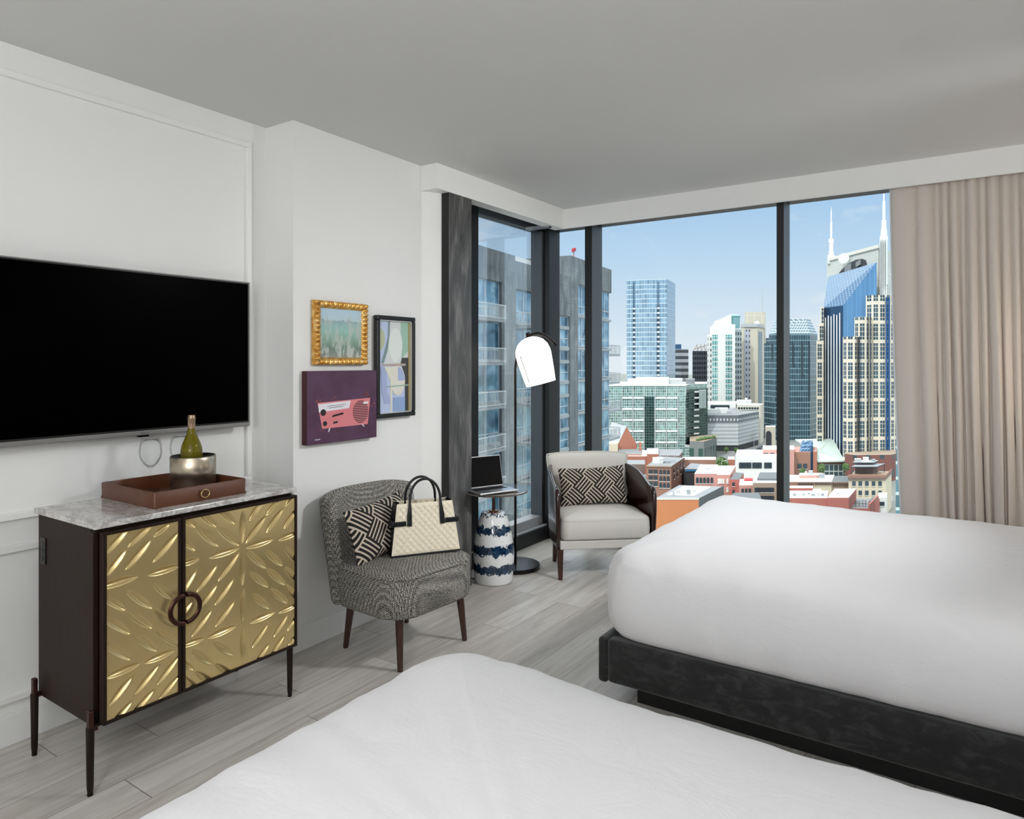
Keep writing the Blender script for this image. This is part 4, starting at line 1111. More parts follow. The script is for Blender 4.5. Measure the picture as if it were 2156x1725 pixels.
mb = MB(); mb.box(12.5, 17.6, 4, 10, 9.5, 11.2); mb.build('penthouse', C['roofwhite'], nb)
mb = MB(); mb.box(-6, 1.0, .4, 6, 9.9, 10.15); mb.build('parapet', C['roofwhite'], nb)
mb = MB(); mb.box(9.6, 12.6, 3, 8, 9.5, 10.0); mb.build('parapet', C['roofwhite'], nb)
g = MB(); g.tube([(19.9, .6, 11.4), (19.9, .6, 12.4)], .04, 6); g.lathe([(0, 0), (.16, .05), (.16, .35), (0, .4)], 8, 0, T(19.75, .6, 12.1)); g.lathe([(0, 0), (.16, .05), (.16, .3), (0, .35)], 8, 0, T(20.1, .6, 12.25)); g.build('beacon', C['awning'], nb)
mb = MB(); mb.box(-12, 29.2, 2.2, 13, -50, 7.2); mb.box(17.75, 29.25, .45, 13, -50, 8.95); mb.box(13.8, 17.7, .35, 13, -50, 5.75); mb.build('core', C['dark'], nb)
for k, z in enumerate(LV[:9]):
    zl = z-1.35
    fl_ = MB(); fl_.box(-12, 17.7, .12, 13, zl-3.14+.0, zl-3.14+.32) ; fl_.box(19.5, 29.25, .06, 13, z-3.14, z-3.14+.22); fl_.box(13.8, 17.7, .12, 13, z-3.25-3.14-.02, z-3.25-3.14+.30); fl_.build('floor_slab', C['slab'], nb)
    if k == 0: pass
bays = [(-9.0, 4.05, .30, -1.35, 6), (6.5, 12.6, .45, -1.35, 3), (13.9, 17.6, .28, -3.25, 2), (19.64, 22.4, .28, 0, 2), (26.1, 29.0, .28, 0, 2)]
for (a, b, dep, dz, n) in bays:
    for k in range(9):
        z1 = LV[k]+dz; z0 = z1-3.14+.28
        if z1 > LV[0]+dz+.01: continue
        w_ = MB(); w_.box(a, b, dep, dep+.06, z0, z1, 0)
        L = b-a
        for q in range(n+1): w_.box(a+L*q/n-.045, a+L*q/n+.045, dep-.06, dep, z0, z1, 1)
        w_.box(a, b, dep-.05, dep, z0+.75, z0+.83, 1); w_.box(a, b, dep-.06, dep, z1-.08, z1, 1); w_.box(a, b, dep-.06, dep, z0, z0+.08, 1)
        w_.build('window_bay', [C['bluepane'], C['mull']], nb)
def balcony(x0, x1, y0, y1, z, solid=False):
    s_ = MB(); s_.box(x0, x1, y0, y1, z-.2, z); bo_ = s_.build('balcony', C['slab'], nb)
    r = MB(); h = 1.07
    for (xa, ya, xb, yb) in ((x0, y0, x1, y0), (x0, y1, x0, y0), (x1, y0, x1, y1)):
        L = math.hypot(xb-xa, yb-ya); n = max(2, int(L/.22))
        for t in range(n+1):
            x, y = xa+(xb-xa)*t/n, ya+(yb-ya)*t/n; w = .026 if t % 6 else .05
            r.box(x-w/2, x+w/2, y-w/2, y+w/2, z, z+h)
        r.box(min(xa, xb)-.03, max(xa, xb)+.03, min(ya, yb)-.03, max(ya, yb)+.03, z+h-.06, z+h)
        r.box(min(xa, xb)-.02, max(xa, xb)+.02, min(ya, yb)-.02, max(ya, yb)+.02, z+.08, z+.13)
    r.build('railing', C['rail'], bo_)
for k in range(1, 8):
    z = LV[k]-1.35-3.14+.30
    balcony(-3.2, 2.5, -1.15, 1.0, LV[k]-1.25)
    balcony(7.0, 10.4, -.95, 1.2, LV[k]-1.45)
for k in range(2, 7): balcony(29.25, 33.6, .5, 3.4, LV[k]-.35)

# ---- far towers, left to right
b = bld('glass_tower', 'tall pale blue mirrored glass tower, the tallest left of the window mullion')
D_ = 560
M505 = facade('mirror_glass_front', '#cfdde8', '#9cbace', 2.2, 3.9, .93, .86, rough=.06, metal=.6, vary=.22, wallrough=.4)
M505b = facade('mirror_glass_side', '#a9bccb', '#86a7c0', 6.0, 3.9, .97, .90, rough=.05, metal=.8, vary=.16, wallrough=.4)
ztop = zz(588, D_)
pts = gpts((1319.5, D_+9), (1332.5, D_+7), (1333, D_+10), (1336.5, D_+9.6), (1337, D_+6.2), (1360, D_+2), (1383, D_+1.5), (1383.5, D_+4), (1388, D_+4), (1388.5, D_+.8), (1404, D_), (1421.5, D_+32), (1338, D_+42))
extr(b, 'tower_body', pts, GZ, ztop, M505, C['grey'])
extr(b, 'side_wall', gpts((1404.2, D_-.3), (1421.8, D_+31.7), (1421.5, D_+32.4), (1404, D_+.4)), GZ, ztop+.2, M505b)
bal = facade('balcony_stack', '#e0e6ea', '#33495c', 8.0, 3.9, 1.0, .62, rough=.3, metal=.1, vary=.2)
extr(b, 'balcony_stack', gpts((1333, D_+6.6), (1336.6, D_+6.0), (1336.6, D_+9), (1333, D_+9.5)), GZ, ztop-22, bal)
extr(b, 'balcony_stack', gpts((1383.6, D_+1.1), (1388.2, D_+.6), (1388.2, D_+3.5), (1383.6, D_+3.7)), GZ, ztop-22, bal)

b = bld('office_block', 'grey office block with strong horizontal louvres right of the mirrored tower')
lv = facade('louvre_bands', '#c6c9cc', '#4a5158', 40, 5.6, 1.0, .5, rough=.5, metal=0, vary=.1)
extr(b, 'body', gpts((1421, 620), (1434, 612), (1449.5, 618), (1449.5, 660), (1421, 660)), GZ, zz(735, 615), lv, C['grey'])
extr(b, 'stair_tower', gpts((1419, 626), (1434.5, 622), (1434.5, 650), (1419, 650)), GZ, zz(725, 622), glassy('stair_glass', '#5b7fa3', .12, .5))

b = bld('dark_tower', 'dark charcoal office slab with a rusty roof truss behind the white tower')
dk = facade('dark_window_bands', '#3a4047', '#20262c', 1.9, 3.9, .7, .55, rough=.2, metal=.3, vary=.25)
extr(b, 'body', gpts((1458, 560), (1490, 560), (1493, 600), (1461, 600)), GZ, zz(739, 560), dk, C['dark'])
g = MB()
for k in range(4):
    x0, x1 = 1460+k*8, 1467+k*8
    a, c = gp(x0, 562), gp(x1, 566)
    g.tube([(a[0], a[1], zz(739, 562)), (c[0], c[1], zz(727, 562))], .28, 6); g.tube([(c[0], c[1], zz(724, 562)), (gp(x0+9, 566)[0], gp(x0+9, 566)[1], zz(739, 562))], .22, 6)
a, c = gp(1462, 563), gp(1491, 563); g.tube([(a[0], a[1], zz(735, 562)), (c[0], c[1], zz(726, 562))], .3, 6)
g.build('roof_truss', P('city_rust', '#a08d7c', .8), b)

b = bld('white_tower', 'slim white and aqua apartment tower with a curved roof crown')
D_ = 500
ww = facade('white_wall_teal_windows', '#ecebe4', '#77b3b4', 3.9, 4.0, .72, .68, rough=.12, metal=.4, vary=.3, sub=(2, 1, .84))
wl = facade('white_side_balconies', '#d5d6d2', '#3f4b52', 5.5, 4.0, .75, .5, rough=.3, metal=.1, vary=.3)
extr(b, 'body', gpts((1500, D_), (1548, D_), (1549, D_+24), (1500, D_+24)), GZ, zz(683, D_), C['white'], C['roofwhite'])
extr(b, 'shoulder', gpts((1489, D_+1), (1500, D_+1), (1500, D_+24), (1489, D_+24)), GZ, zz(705, D_), C['white'], C['roofwhite'])
extr(b, 'shoulder', gpts((1495, D_+2), (1500.5, D_+2), (1500.5, D_+24), (1495, D_+24)), GZ, zz(687, D_), C['white'], C['roofwhite'])
tw = facade('teal_window_column', '#dfe8e4', '#6fb0b0', 1.95, 4.0, .84, .72, rough=.1, metal=.45, vary=.35)
for (u0, u1) in ((1500, 1511), (1528, 1541)):
    for k in range(32):
        zt = zz(705, D_)-k*4.0
        if zt < GZ+3: break
        extr(b, 'window_column', gpts((u0, D_-.3), (u1, D_-.3), (u1, D_+.2), (u0, D_+.2)), zt-3.1, zt, C.setdefault('tealwin', facade('teal_windows', '#e4ebe6', '#6fb0ae', 1.9, 3.1, .85, .93, rough=.08, metal=.45, vary=.35)))
extr(b, 'balcony_stack', gpts((1490.5, D_+.4), (1497.5, D_+.4), (1497.5, D_+2), (1490.5, D_+2)), GZ, zz(707, D_), wl)
extr(b, 'balcony_stack', gpts((1548, D_+2), (1561, D_+6), (1561, D_+24), (1548, D_+24)), GZ, zz(694, D_), facade('grey_balconies', '#a9b2b5', '#3d4a52', 3.0, 4.0, .62, .58, rough=.3, metal=.1, vary=.3))
dr = MB(); cx, cy = gp(1545, D_+9); dr.lathe([(4.3, zz(690, D_)), (4.3, zz(667, D_)), (4.8, zz(666, D_)), (4.8, zz(664, D_)), (3.6, zz(661.5, D_)), (0, zz(660, D_))], 28, 0, T(cx, cy, 0))
dr.build('roof_drum', [P('drum_teal_glass', '#86b3b4', .2, .4)], b, smooth=True, angle=40)
cr_ = []
for (u, v) in ((1503, 683), (1503, 677), (1516, 672.5), (1528, 666), (1540, 661), (1540, 683)): cr_.append((u, v))
mb = MB(); fr_ = [(*gp(u, D_+1), zz(v, D_)) for u, v in cr_]; bk2 = [(*gp(u, D_+6), zz(v, D_)) for u, v in cr_]; n = len(cr_)
mb.add(fr_+bk2, [tuple(range(n))[::-1], tuple(range(n, 2*n))]+[(i, (i+1) % n, (i+1) % n+n, i+n) for i in range(n)]); mb.build('curved_crown', C['white'], b)

b = bld('stone_tower', 'beige stone tower with a taller slab and thin roof antenna')
D_ = 530
sd_ = facade('beige_slit_windows', '#dcd5c5', '#5f6c7a', 20, 4.3, .12, .5, rough=.3, metal=.2, vary=.2)
extr(b, 'body', gpts((1560, D_+4), (1566, D_), (1594, D_), (1608.5, D_+14), (1608.5, D_+40), (1560, D_+40)), GZ, zz(687, D_), C['beige'], C['roofgrey'])
extr(b, 'crown', gpts((1560, D_+3), (1567, D_-1), (1595, D_-1), (1609.5, D_+13), (1609.5, D_+40), (1560, D_+40)), zz(689, D_), zz(682, D_), C['lightgrey'], C['roofgrey'])
extr(b, 'window_strip', gpts((1567, D_-.4), (1579, D_-.4), (1579, D_+.4), (1567, D_+.4)), GZ, zz(694, D_), facade('grey_dotted_strip', '#b4b7c0', '#3a4250', 2.3, 4.3, .34, .42, rough=.3, metal=.1, vary=.2))
extr(b, 'glass_strip', gpts((1597.5, D_+2.6), (1605, D_+10.2), (1605, D_+11), (1597.5, D_+3.4)), GZ, zz(698, D_), glassy('strip_glass', '#6e8492', .15, .4))
extr(b, 'slab', gpts((1568, D_+42), (1611, D_+42), (1612, D_+70), (1569, D_+70)), GZ, zz(657, D_+42), facade('plain_beige', '#d9d3c4', '#c4bdac', 6, 8, .94, .97, rough=.8, metal=0, vary=.04), C['roofgrey'])
g = MB(); a = gp(1605, D_+45); g.tube([(a[0], a[1], zz(658, D_+42)), (a[0], a[1], zz(630, D_+42)), (a[0], a[1], zz(597, D_+42))], [.55, .35, .12], 6); g.build('antenna', C['lightgrey'], b)
g = MB(); a = gp(1594, D_+38); g.lathe([(0, 0), (1.2, .25), (2.0, .9), (2.1, 1.0), (0, .5)], 16, 0, T(a[0], a[1], zz(676, D_)) @ RX(PI/2.4)); g.build('satellite_dish', C['white'], b)

b = bld('pyramid_tower', 'dark teal glass tower with a sloped pyramid roof behind the mullion')
D_ = 440
pg = facade('dark_teal_grid', '#76909a', '#3f5a66', 1.5, 3.6, .86, .84, rough=.08, metal=.6, vary=.35, wallrough=.4)
extr(b, 'body', gpts((1619, D_+6), (1630, D_), (1705, D_), (1721, D_+14), (1721, D_+50), (1619, D_+50)), GZ, zz(703, D_), pg, C['grey'])
extr(b, 'shoulder', gpts((1608.5, D_+12), (1620, D_+7), (1620, D_+48), (1608.5, D_+48)), GZ, zz(722, D_), pg, C['grey'])
extr(b, 'shoulder', gpts((1612, D_+11), (1621, D_+6.5), (1621, D_+46), (1612, D_+46)), GZ, zz(711, D_), pg, C['grey'])
rf = facade('lattice_glass_roof', '#b3c1c8', '#4d6874', 1.6, 1.9, .78, .74, rough=.3, metal=.2, vary=.15)
def frust(parent, name, base, top, z0, z1, mat, capm):
    mb = MB(); n = len(base)
    for i in range(n):
        j = (i+1) % n; a, c = base[i], base[j]; L = math.hypot(c[0]-a[0], c[1]-a[1]); d0 = math.hypot(top[i][0]-a[0], top[i][1]-a[1])*.5
        mb.add([(*a, z0), (*c, z0), (*top[j], z1), (*top[i], z1)], [(0, 1, 2, 3)], 0, [[(0, z0), (L, z0), (L-d0, z1), (d0, z1)]])
    mb.add([(*p, z1) for p in top], [tuple(range(n))], 1)
    return mb.build(name, [mat, capm], parent)
frust(b, 'pyramid_roof', gpts((1619, D_+6), (1630, D_), (1705, D_), (1721, D_+14), (1721, D_+50), (1619, D_+50)), gpts((1634, D_+18), (1640, D_+12), (1697, D_+12), (1706, D_+20), (1706, D_+38), (1634, D_+38)), zz(703, D_), zz(671.5, D_+12), rf, C['lightgrey'])
for (u, v0, v1) in ((1670, 723, 773), (1689, 724, 794), (1704, 724, 843), (1626, 724, 760)):
    extr(b, 'window_strip', gpts((u-1.7, D_-.35), (u+1.7, D_-.35), (u+1.7, D_+.2), (u-1.7, D_+.2)), zz(v1, D_), zz(v0, D_), C['darkglass'])

# ---- the tall twin-spired tower
DK[0] = 1.2
b = bld('twin_spire_tower', 'tallest tower with two white spires, stepped beige bays and a slanted blue glass wing', 'building')
# rear slab seen obliquely
stone_b = facade('banded_stone', '#cfd1cb', '#c4c7c1', 30, 1.6, 1.0, .86, rough=.7, metal=0, vary=.05)
zt = zz(551, 302)
extr(b, 'rear_slab', gpts((1741, 302), (1850, 266), (1876, 274), (1770, 312)), GZ, zt, stone_b, C['stone'])
# left spire
def spire(u, d, steps, top_v):
    for k, (w, v0, v1) in enumerate(steps):
        s = w/2
        extr(b, 'spire', gpts((u-s, d-s*.12), (u+s, d-s*.12), (u+s, d+w*d/FPX), (u-s, d+w*d/FPX)), zz(v0, d), zz(v1, d), C['spire'])
C['spire'] = P('spire_white', '#dfe3e2', .6)
spire(1750, 300, [(15.5, 556, 538), (10.5, 545, 530), (8.2, 540, 503), (10.5, 512, 503), (4.4, 503, 468), (2.6, 468, 445), (1.3, 445, 437)], 437)
spire(1861, 268, [(17.0, 600, 498), (13.2, 498, 484), (10.4, 486, 465), (6.0, 465, 424), (3.0, 424, 408)], 408)
fins = MB()
for uu in (1853, 1857, 1861.5, 1866): 
    a, c = gp(uu-.8, 265.2), gp(uu+.8, 265.2); a2, c2 = gp(uu-.8, 267), gp(uu+.8, 267)
    fins.prism([a, c, c2, a2], zz(640, 266), zz(502, 266))
fins.build('corner_fins', C['spire'], b)
extr(b, 'roof_screen', gpts((1742, 300.5), (1850, 265), (1851, 266.5), (1743, 302)), zt-.1, zt+1.5, C['stone'])
# arched opening with the roof dish
mb = MB(); P0, P1 = Vector((*gp(1741, 301.4), 0)), Vector((*gp(1850, 265.4), 0))
L = (P1-P0).length; ev = (P1-P0).normalized(); nv = Vector((ev.y, -ev.x, 0))
if nv.dot(Vector((-P0.x, -P0.y, 0))) < 0: nv = -nv
arch = [(L*.24, zz(577, 290)), (L*.30, zz(569, 288)), (L*.38, zz(560, 285)), (L*.48, zz(552, 282)), (L*.60, zz(546.5, 279)), (L*.70, zz(545, 276)), (L*.76, zz(548, 274)), (L*.79, zz(562, 274)), (L*.5, zz(574, 280))]
f_ = [P0+ev*a+nv*.25+Vector((0, 0, z)) for a, z in arch]; r_ = [p-nv*1.2 for p in f_]; n = len(arch)
mb.add(f_+r_, [tuple(range(n)), tuple(range(n, 2*n))[::-1]]+[(i, i+n, (i+1) % n+n, (i+1) % n) for i in range(n)]); mb.build('arch_opening', C['dark'], b)
mb = MB()
for (a0, a1, v0, v1, dd) in ((.40, .52, 572, 558, 282), (.62, .70, 562, 551, 277)):
    q = [P0+ev*L*a0+nv*.9+Vector((0, 0, zz(v0, dd))), P0+ev*L*a1+nv*.9+Vector((0, 0, zz(v0-4, dd))), P0+ev*L*a1+nv*.9+Vector((0, 0, zz(v1-4, dd))), P0+ev*L*a0+nv*.9+Vector((0, 0, zz(v1, dd)))]
    mb.add(q+[p-nv*.6 for p in q], [(0, 1, 2, 3), (7, 6, 5, 4), (0, 4, 5, 1), (1, 5, 6, 2), (2, 6, 7, 3), (3, 7, 4, 0)])
mb.build('plant_box', C['grey'], b)
cdn = P0+ev*L*.44+nv*2.2
mb = MB(); mb.lathe([(0, 0), (2.5, 0), (2.6, .25), (0, .3)], 32, 0, T(cdn.x, cdn.y, zz(543, 284)) @ Matrix.Rotation(CAM_A-PI/2-.75, 4, 'Z') @ RY(PI/2))
mb.build('roof_dish', C['spire'], b)
# blue glass wing: a slanted roof over a vertical shaft
C['slant'] = facade('slanted_blue_glass', '#7f9db8', '#375a7e', 1.35, 1.25, .82, .76, rough=.25, metal=.2, vary=.12)
C['blueglass'] = facade('blue_glass_wall', '#7da3c2', '#5d8db8', 2.0, 60, .96, 1.0, rough=.12, metal=.35, vary=.10, wallrough=.3)
A3 = (*gp(1733.5, 272), zz(648.5, 272)); B3 = (*gp(1775.5, 262), zz(643, 262)); C3 = (*gp(1845.5, 256), zz(557, 262)); D3 = (*gp(1743.5, 296), zz(583, 296))
B4 = (*gp(1846, 256), zz(640, 256))
mb = MB()
mb.add([A3, B3, C3, D3], [(0, 1, 2, 3)], 0, [[(0, 0), (9, 0), (26, 26), (4, 22)]])
mb.add([B3, (*gp(1846, 256), GZ), C3, (*gp(1775.5, 262), GZ)], [(0, 3, 1, 2)], 1, [[(0, B3[2]), (0, GZ), (15, GZ), (15, C3[2])]])
mb.add([A3, (*gp(1733.5, 272), GZ), (*gp(1775.5, 262), GZ), B3], [(0, 1, 2, 3)], 2, [[(0, A3[2]), (0, GZ), (12.5, GZ), (12.5, B3[2])]])
back = gp(1743.5, 297); mb.add([D3, (*back, GZ), (*gp(1733.5, 272), GZ), A3], [(0, 1, 2, 3)], 1, [[(0, D3[2]), (0, GZ), (25, GZ), (25, A3[2])]])
mb.build('blue_wing', [C['slant'], C['blueglass'], glassy('dark_blue_shaft', '#2b4d70', .1, .5)], b)
for k in range(6):
    t_ = (k+.85)/7; x, y = lerp(gp(1733.5, 272), gp(1775.5, 262), t_); vtop = 668 - 6*t_ - (3 if k % 2 else 0)
    f_ = MB(); f_.prism([(x-.22, y-.55), (x+.22, y-.55), (x+.22, y+.1), (x-.22, y+.1)], GZ, zz(vtop, 266)); f_.build('white_fin', C['spire'], b)
bay_m = facade('beige_bay_windows', '#ded3c1', '#46606e', 2.95, 8.5, .68, .82, rough=.1, metal=.4, vary=.25, sub=(2, 4, .90), oz=1.1)
def bay(u0, u1, d, v, name='stepped_bay'):
    w = u1-u0; c = w*.26
    extr(b, name, gpts((u0, d+2.5), (u0+c, d), (u1-c, d), (u1, d+2.5), (u1, d+14), (u0, d+14)), GZ, zz(v, d), bay_m, C['stone'])
bay(1823, 1886, 252, 621.5); bay(1799, 1835, 249.5, 667.5); bay(1774.5, 1808.5, 247, 709)
extr(b, 'stepped_bay', gpts((1719, 266), (1733.5, 266), (1734, 280), (1720, 280)), GZ, zz(717, 266), bay_m, C['stone'])
extr(b, 'stepped_bay', gpts((1723.5, 268), (1734, 268), (1734, 280), (1724, 280)), GZ, zz(682, 268), bay_m, C['stone'])
extr(b, 'stepped_bay', gpts((1727.5, 270), (1735, 270), (1735, 282), (1728, 282)), GZ, zz(646, 270), bay_m, C['stone'])
for u in (1866.5, 1872): extr(b, 'blue_strip', gpts((u-2, 251.6), (u+2, 251.6), (u+2, 252.4), (u-2, 252.4)), GZ, zz(626, 252), glassy('strip_blue', '#2f5f92', .1, .5) if u < 1870 else bpy.data.materials['strip_blue'])
for u, vv, d in ((1832.5, 667.5, 249.2), (1809.5, 709, 248.3)): extr(b, 'dark_strip', gpts((u-1.3, d-.8), (u+1.3, d-.8), (u+1.3, d+1), (u-1.3, d+1)), GZ, zz(vv, d), C['darkglass'])
podm = facade('brick_podium', '#7d5048', '#4d5a60', 6.0, 8.0, .34, .42, rough=.2, metal=.2, vary=.2, oz=1.5)
extr(b, 'brick_podium', gpts((1779, 243), (1800, 239), (1876, 240), (1888, 243), (1888, 262), (1779, 262)), GZ, zz(957, 241), podm, C['tan'])

DK[0] = 1.0
# ---- mid distance
b = bld('green_glass_office', 'wide green glass office block with white spandrel bands')
D_ = 357
gg = facade('green_curtain_wall', '#ccd8d4', '#8fb0aa', 1.15, 1.42, .86, .84, rough=.09, metal=.5, vary=.45, wallrough=.5)
zr = zz(811, D_)
extr(b, 'body', gpts((1280, D_), (1444, D_), (1452, D_+10), (1489, D_+24), (1489, D_+60), (1280, D_+60)), GZ, zr, gg, C['roofwhite'])
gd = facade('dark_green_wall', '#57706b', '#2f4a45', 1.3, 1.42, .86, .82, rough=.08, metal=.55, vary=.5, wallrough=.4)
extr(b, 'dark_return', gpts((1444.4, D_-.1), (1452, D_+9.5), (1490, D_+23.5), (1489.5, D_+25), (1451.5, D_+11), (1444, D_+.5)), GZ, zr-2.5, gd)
extr(b, 'roof_edge', gpts((1280, D_-.6), (1445.5, D_-.6), (1445.5, D_+.2), (1280, D_+.2)), zr-.5, zr+.5, C['white'])
for u in (1309.6, 1332.7, 1356, 1379, 1403, 1427): extr(b, 'pilaster', gpts((u-1.1, D_-.55), (u+1.1, D_-.55), (u+1.1, D_+.2), (u-1.1, D_+.2)), GZ, zz(833, D_), C['lightgrey'])
for u in (1309.6, 1332.7, 1356, 1379, 1403, 1427, 1444): extr(b, 'fin', gpts((u-.5, D_-.4), (u+.5, D_-.4), (u+.5, D_+.2), (u-.5, D_+.2)), zz(833, D_), zr, C['white'])
for v in (838, 861.5, 884.6, 907.8, 931.5):
    for (u0, u1) in ((1310, 1355), (1380, 1426)): extr(b, 'spandrel', gpts((u0, D_-.45), (u1, D_-.45), (u1, D_+.2), (u0, D_+.2)), zz(v+2, D_), zz(v-2, D_), C['white'])
extr(b, 'bay_recess', gpts((1356.8, D_-.3), (1378.2, D_-.3), (1378.2, D_+.2), (1356.8, D_+.2)), GZ, zz(836, D_), gd)
extr(b, 'roof_plant', gpts((1322, D_+8), (1345, D_+6), (1345, D_+40), (1322, D_+40)), zr, zz(800, D_+8), C['white'])
extr(b, 'roof_plant', gpts((1340, D_+4), (1408, D_+4), (1408, D_+40), (1340, D_+40)), zr, zz(797, D_+4), facade('ribbed_white', '#dfe1e0', '#cfd2d2', 1.2, 40, .8, 1, rough=.7, metal=0, vary=.05), C['roofwhite'])
extr(b, 'roof_plant', gpts((1408, D_+6), (1437, D_+6), (1437, D_+40), (1408, D_+40)), zr, zz(799.5, D_+6), C['lightgrey'])
extr(b, 'roof_plant', gpts((1444, D_+14), (1463, D_+14), (1463, D_+34), (1444, D_+34)), zr-2, zz(799, D_+14), C['grey'])
for k in range(9):
    v = 824+k*12.6; extr(b, 'ledge', gpts((1462-k*.2, D_+11.0), (1472, D_+13.4), (1472, D_+15), (1462, D_+14)), zz(v+3, D_+12), zz(v, D_+12), C['white'])
extr(b, 'rear_wing', gpts((1471.5, D_+14), (1487, D_+17.5), (1487, D_+30), (1471.5, D_+30)), zz(860, D_+15), zz(822, D_+15), facade('white_fin_wall', '#dfe3e1', '#5d7f78', 1.1, 30, .55, .9, rough=.2, metal=.3, vary=.2), C['roofwhite'])
extr(b, 'podium', gpts((1452, D_-12), (1482, D_-14), (1509, D_+4), (1509, D_+20), (1452, D_+10)), GZ, zz(929, D_-12), facade('podium_grey_glass', '#7d8280', '#4f7068', 4.4, 30, .5, .88, rough=.15, metal=.4, vary=.25), C['tan'])
extr(b, 'entry_bay', gpts((1442, D_-9), (1456, D_-10), (1456, D_), (1442, D_)), GZ, zz(941, D_-9), gg, C['lightgrey'])

b = bld('parking_garage', 'long white slatted parking garage with a dark shaded end wall')
D_ = 385
gl1 = facade('garage_slats', '#cfd2d3', '#aeb3b6', 70, 2.1, 1.0, .45, rough=.7, metal=0, vary=.06)
gl2 = gl1
p = gpts((1488, D_), (1554, D_), (1597.5, D_+28), (1560, D_+60), (1488, D_+50))
extr(b, 'slatted_wall', p, GZ+3.2, zz(889, D_), gl1, C['roofgrey'])
extr(b, 'ground_storey', gpts((1489, D_+.6), (1553.5, D_+.6), (1596.5, D_+28.5), (1560, D_+59), (1489, D_+49)), GZ, GZ+3.2, C['dark'])
extr(b, 'top_storey', gpts((1487.5, D_-.4), (1554.2, D_-.4), (1598, D_+27.8), (1560, D_+60), (1487.5, D_+50)), zz(889, D_), zz(874.5, D_), facade('garage_attic', '#6f7679', '#d9dddd', 1.9, 3.9, .42, .34, rough=.6, metal=0, vary=.1), C['roofgrey'])
unit(b, 1500, D_+12, 862, 873, 20, C['roofwhite']); unit(b, 1519, D_+14, 860, 872, 27, C['white']); unit(b, 1535, D_+10, 866, 873, 9, C['lightgrey'])

b = bld('white_annex', 'low white building behind the slatted parking garage roof')
D_ = 445
extr(b, 'body', gpts((1489, D_), (1549, D_), (1553, D_+25), (1489, D_+25)), GZ, zz(850, D_), C['white'], C['roofwhite'])
extr(b, 'window_band', gpts((1496, D_-.3), (1536, D_-.3), (1536, D_+.3), (1496, D_+.3)), zz(861, D_), zz(853, D_), C['darkglass'])
extr(b, 'upper_block', gpts((1551, D_+6), (1582, D_+6), (1582, D_+24), (1551, D_+24)), GZ, zz(845, D_+6), C['white'], C['roofwhite'])
unit(b, 1571, D_+10, 838, 850, 5, C['white'])
b = bld('beige_annex', 'beige stone block with small square windows between garage and dark glass tower')
D_ = 420
extr(b, 'body', gpts((1552, D_+2), (1601, D_), (1608, D_+14), (1552, D_+22)), GZ, zz(853, D_), facade('small_square_windows', '#d9d3c3', '#3d4347', 3.3, 60, .38, .04, ox=.6, oz=10, rough=.3, metal=.1, vary=.2), C['roofwhite'])
q0, q1 = gp(1552, D_-.02), gp(1601, D_-.02)
win_rows(b, q0, q1, [.08+.115*k for k in range(8)], [zz(860, D_)], 1.2, 1.3, C['darkglass'])

b = bld('arch_kiosk', 'narrow stone tower pierced by a tall dark arch at the end of the street')
D_ = 398
extr(b, 'body', gpts((1611, D_), (1632, D_), (1633, D_+8), (1612, D_+8)), GZ, zz(899, D_), C['beige'], C['stone'])
mb = MB(); cx, cy = gp(1618, D_-.15); w = 1.5
mb.prism([(-w, 0), (w, 0)]+[(w*math.cos(PI*k/10), 7.2+w*1.2*math.sin(PI*k/10)) for k in range(11)][0:11], 0, .5, 0, T(cx, cy, GZ+1) @ RZ(CAM_A) @ RX(PI/2)); mb.build('arch', C['dark'], b)

b = bld('gabled_church', 'red brick hall with a steep gable and grey slate roof')
D_ = 300
gz0, gz1 = zz(937, D_), zz(899, D_)
mb = MB(); pA, pB = gp(1300.5, D_), gp(1341, D_+2); pm = lerp(pA, pB, .46)
mb.add([(*pA, GZ), (*pB, GZ), (*pB, gz0), (*pm, gz1), (*pA, gz0)]+[(*gp(1290, D_+14), GZ), (*gp(1330, D_+16), GZ), (*gp(1330, D_+16), gz0), (*lerp(gp(1290, D_+14), gp(1330, D_+16), .46), gz1), (*gp(1290, D_+14), gz0)],
       [(0, 1, 2, 3, 4), (9, 8, 7, 6, 5), (1, 6, 7, 2), (5, 0, 4, 9)]); mb.build('gable_wall', C['brickred'], b)
mb = MB(); t_ = .3
a = [(*pA, gz0), (*pm, gz1), (*lerp(gp(1270, D_+22), gp(1310, D_+24), .46), gz1), (*gp(1270, D_+22), gz0)]; mb.add([(x, y, z+.15) for x, y, z in a]+[(x, y, z-.15) for x, y, z in a], [(0, 1, 2, 3), (7, 6, 5, 4), (0, 4, 5, 1), (1, 5, 6, 2), (2, 6, 7, 3), (3, 7, 4, 0)])
a = [(*pm, gz1), (*pB, gz0), (*gp(1315, D_+24), gz0), (*lerp(gp(1270, D_+22), gp(1310, D_+24), .46), gz1)]; mb.add([(x, y, z+.15) for x, y, z in a]+[(x, y, z-.15) for x, y, z in a], [(0, 1, 2, 3), (7, 6, 5, 4), (0, 4, 5, 1), (1, 5, 6, 2), (2, 6, 7, 3), (3, 7, 4, 0)])
mb.build('slate_roof', C['lightgrey'], b)
extr(b, 'wing', gpts((1302, D_-8), (1350, D_-8), (1352, D_+1), (1302, D_)), GZ, [zz(957, D_-8), zz(957, D_-8), zz(946, D_), zz(946, D_)], C['brickred'], C['grey'])
extr(b, 'chimney', gpts((1345.5, D_-2), (1350.5, D_-2), (1350.5, D_), (1345.5, D_)), GZ, zz(932, D_-2), C['brickred'])
extr(b, 'side_wall', gpts((1280, D_-4), (1301, D_-3), (1301, D_+5), (1280, D_+5)), GZ, zz(934, D_-3), C['cream'])

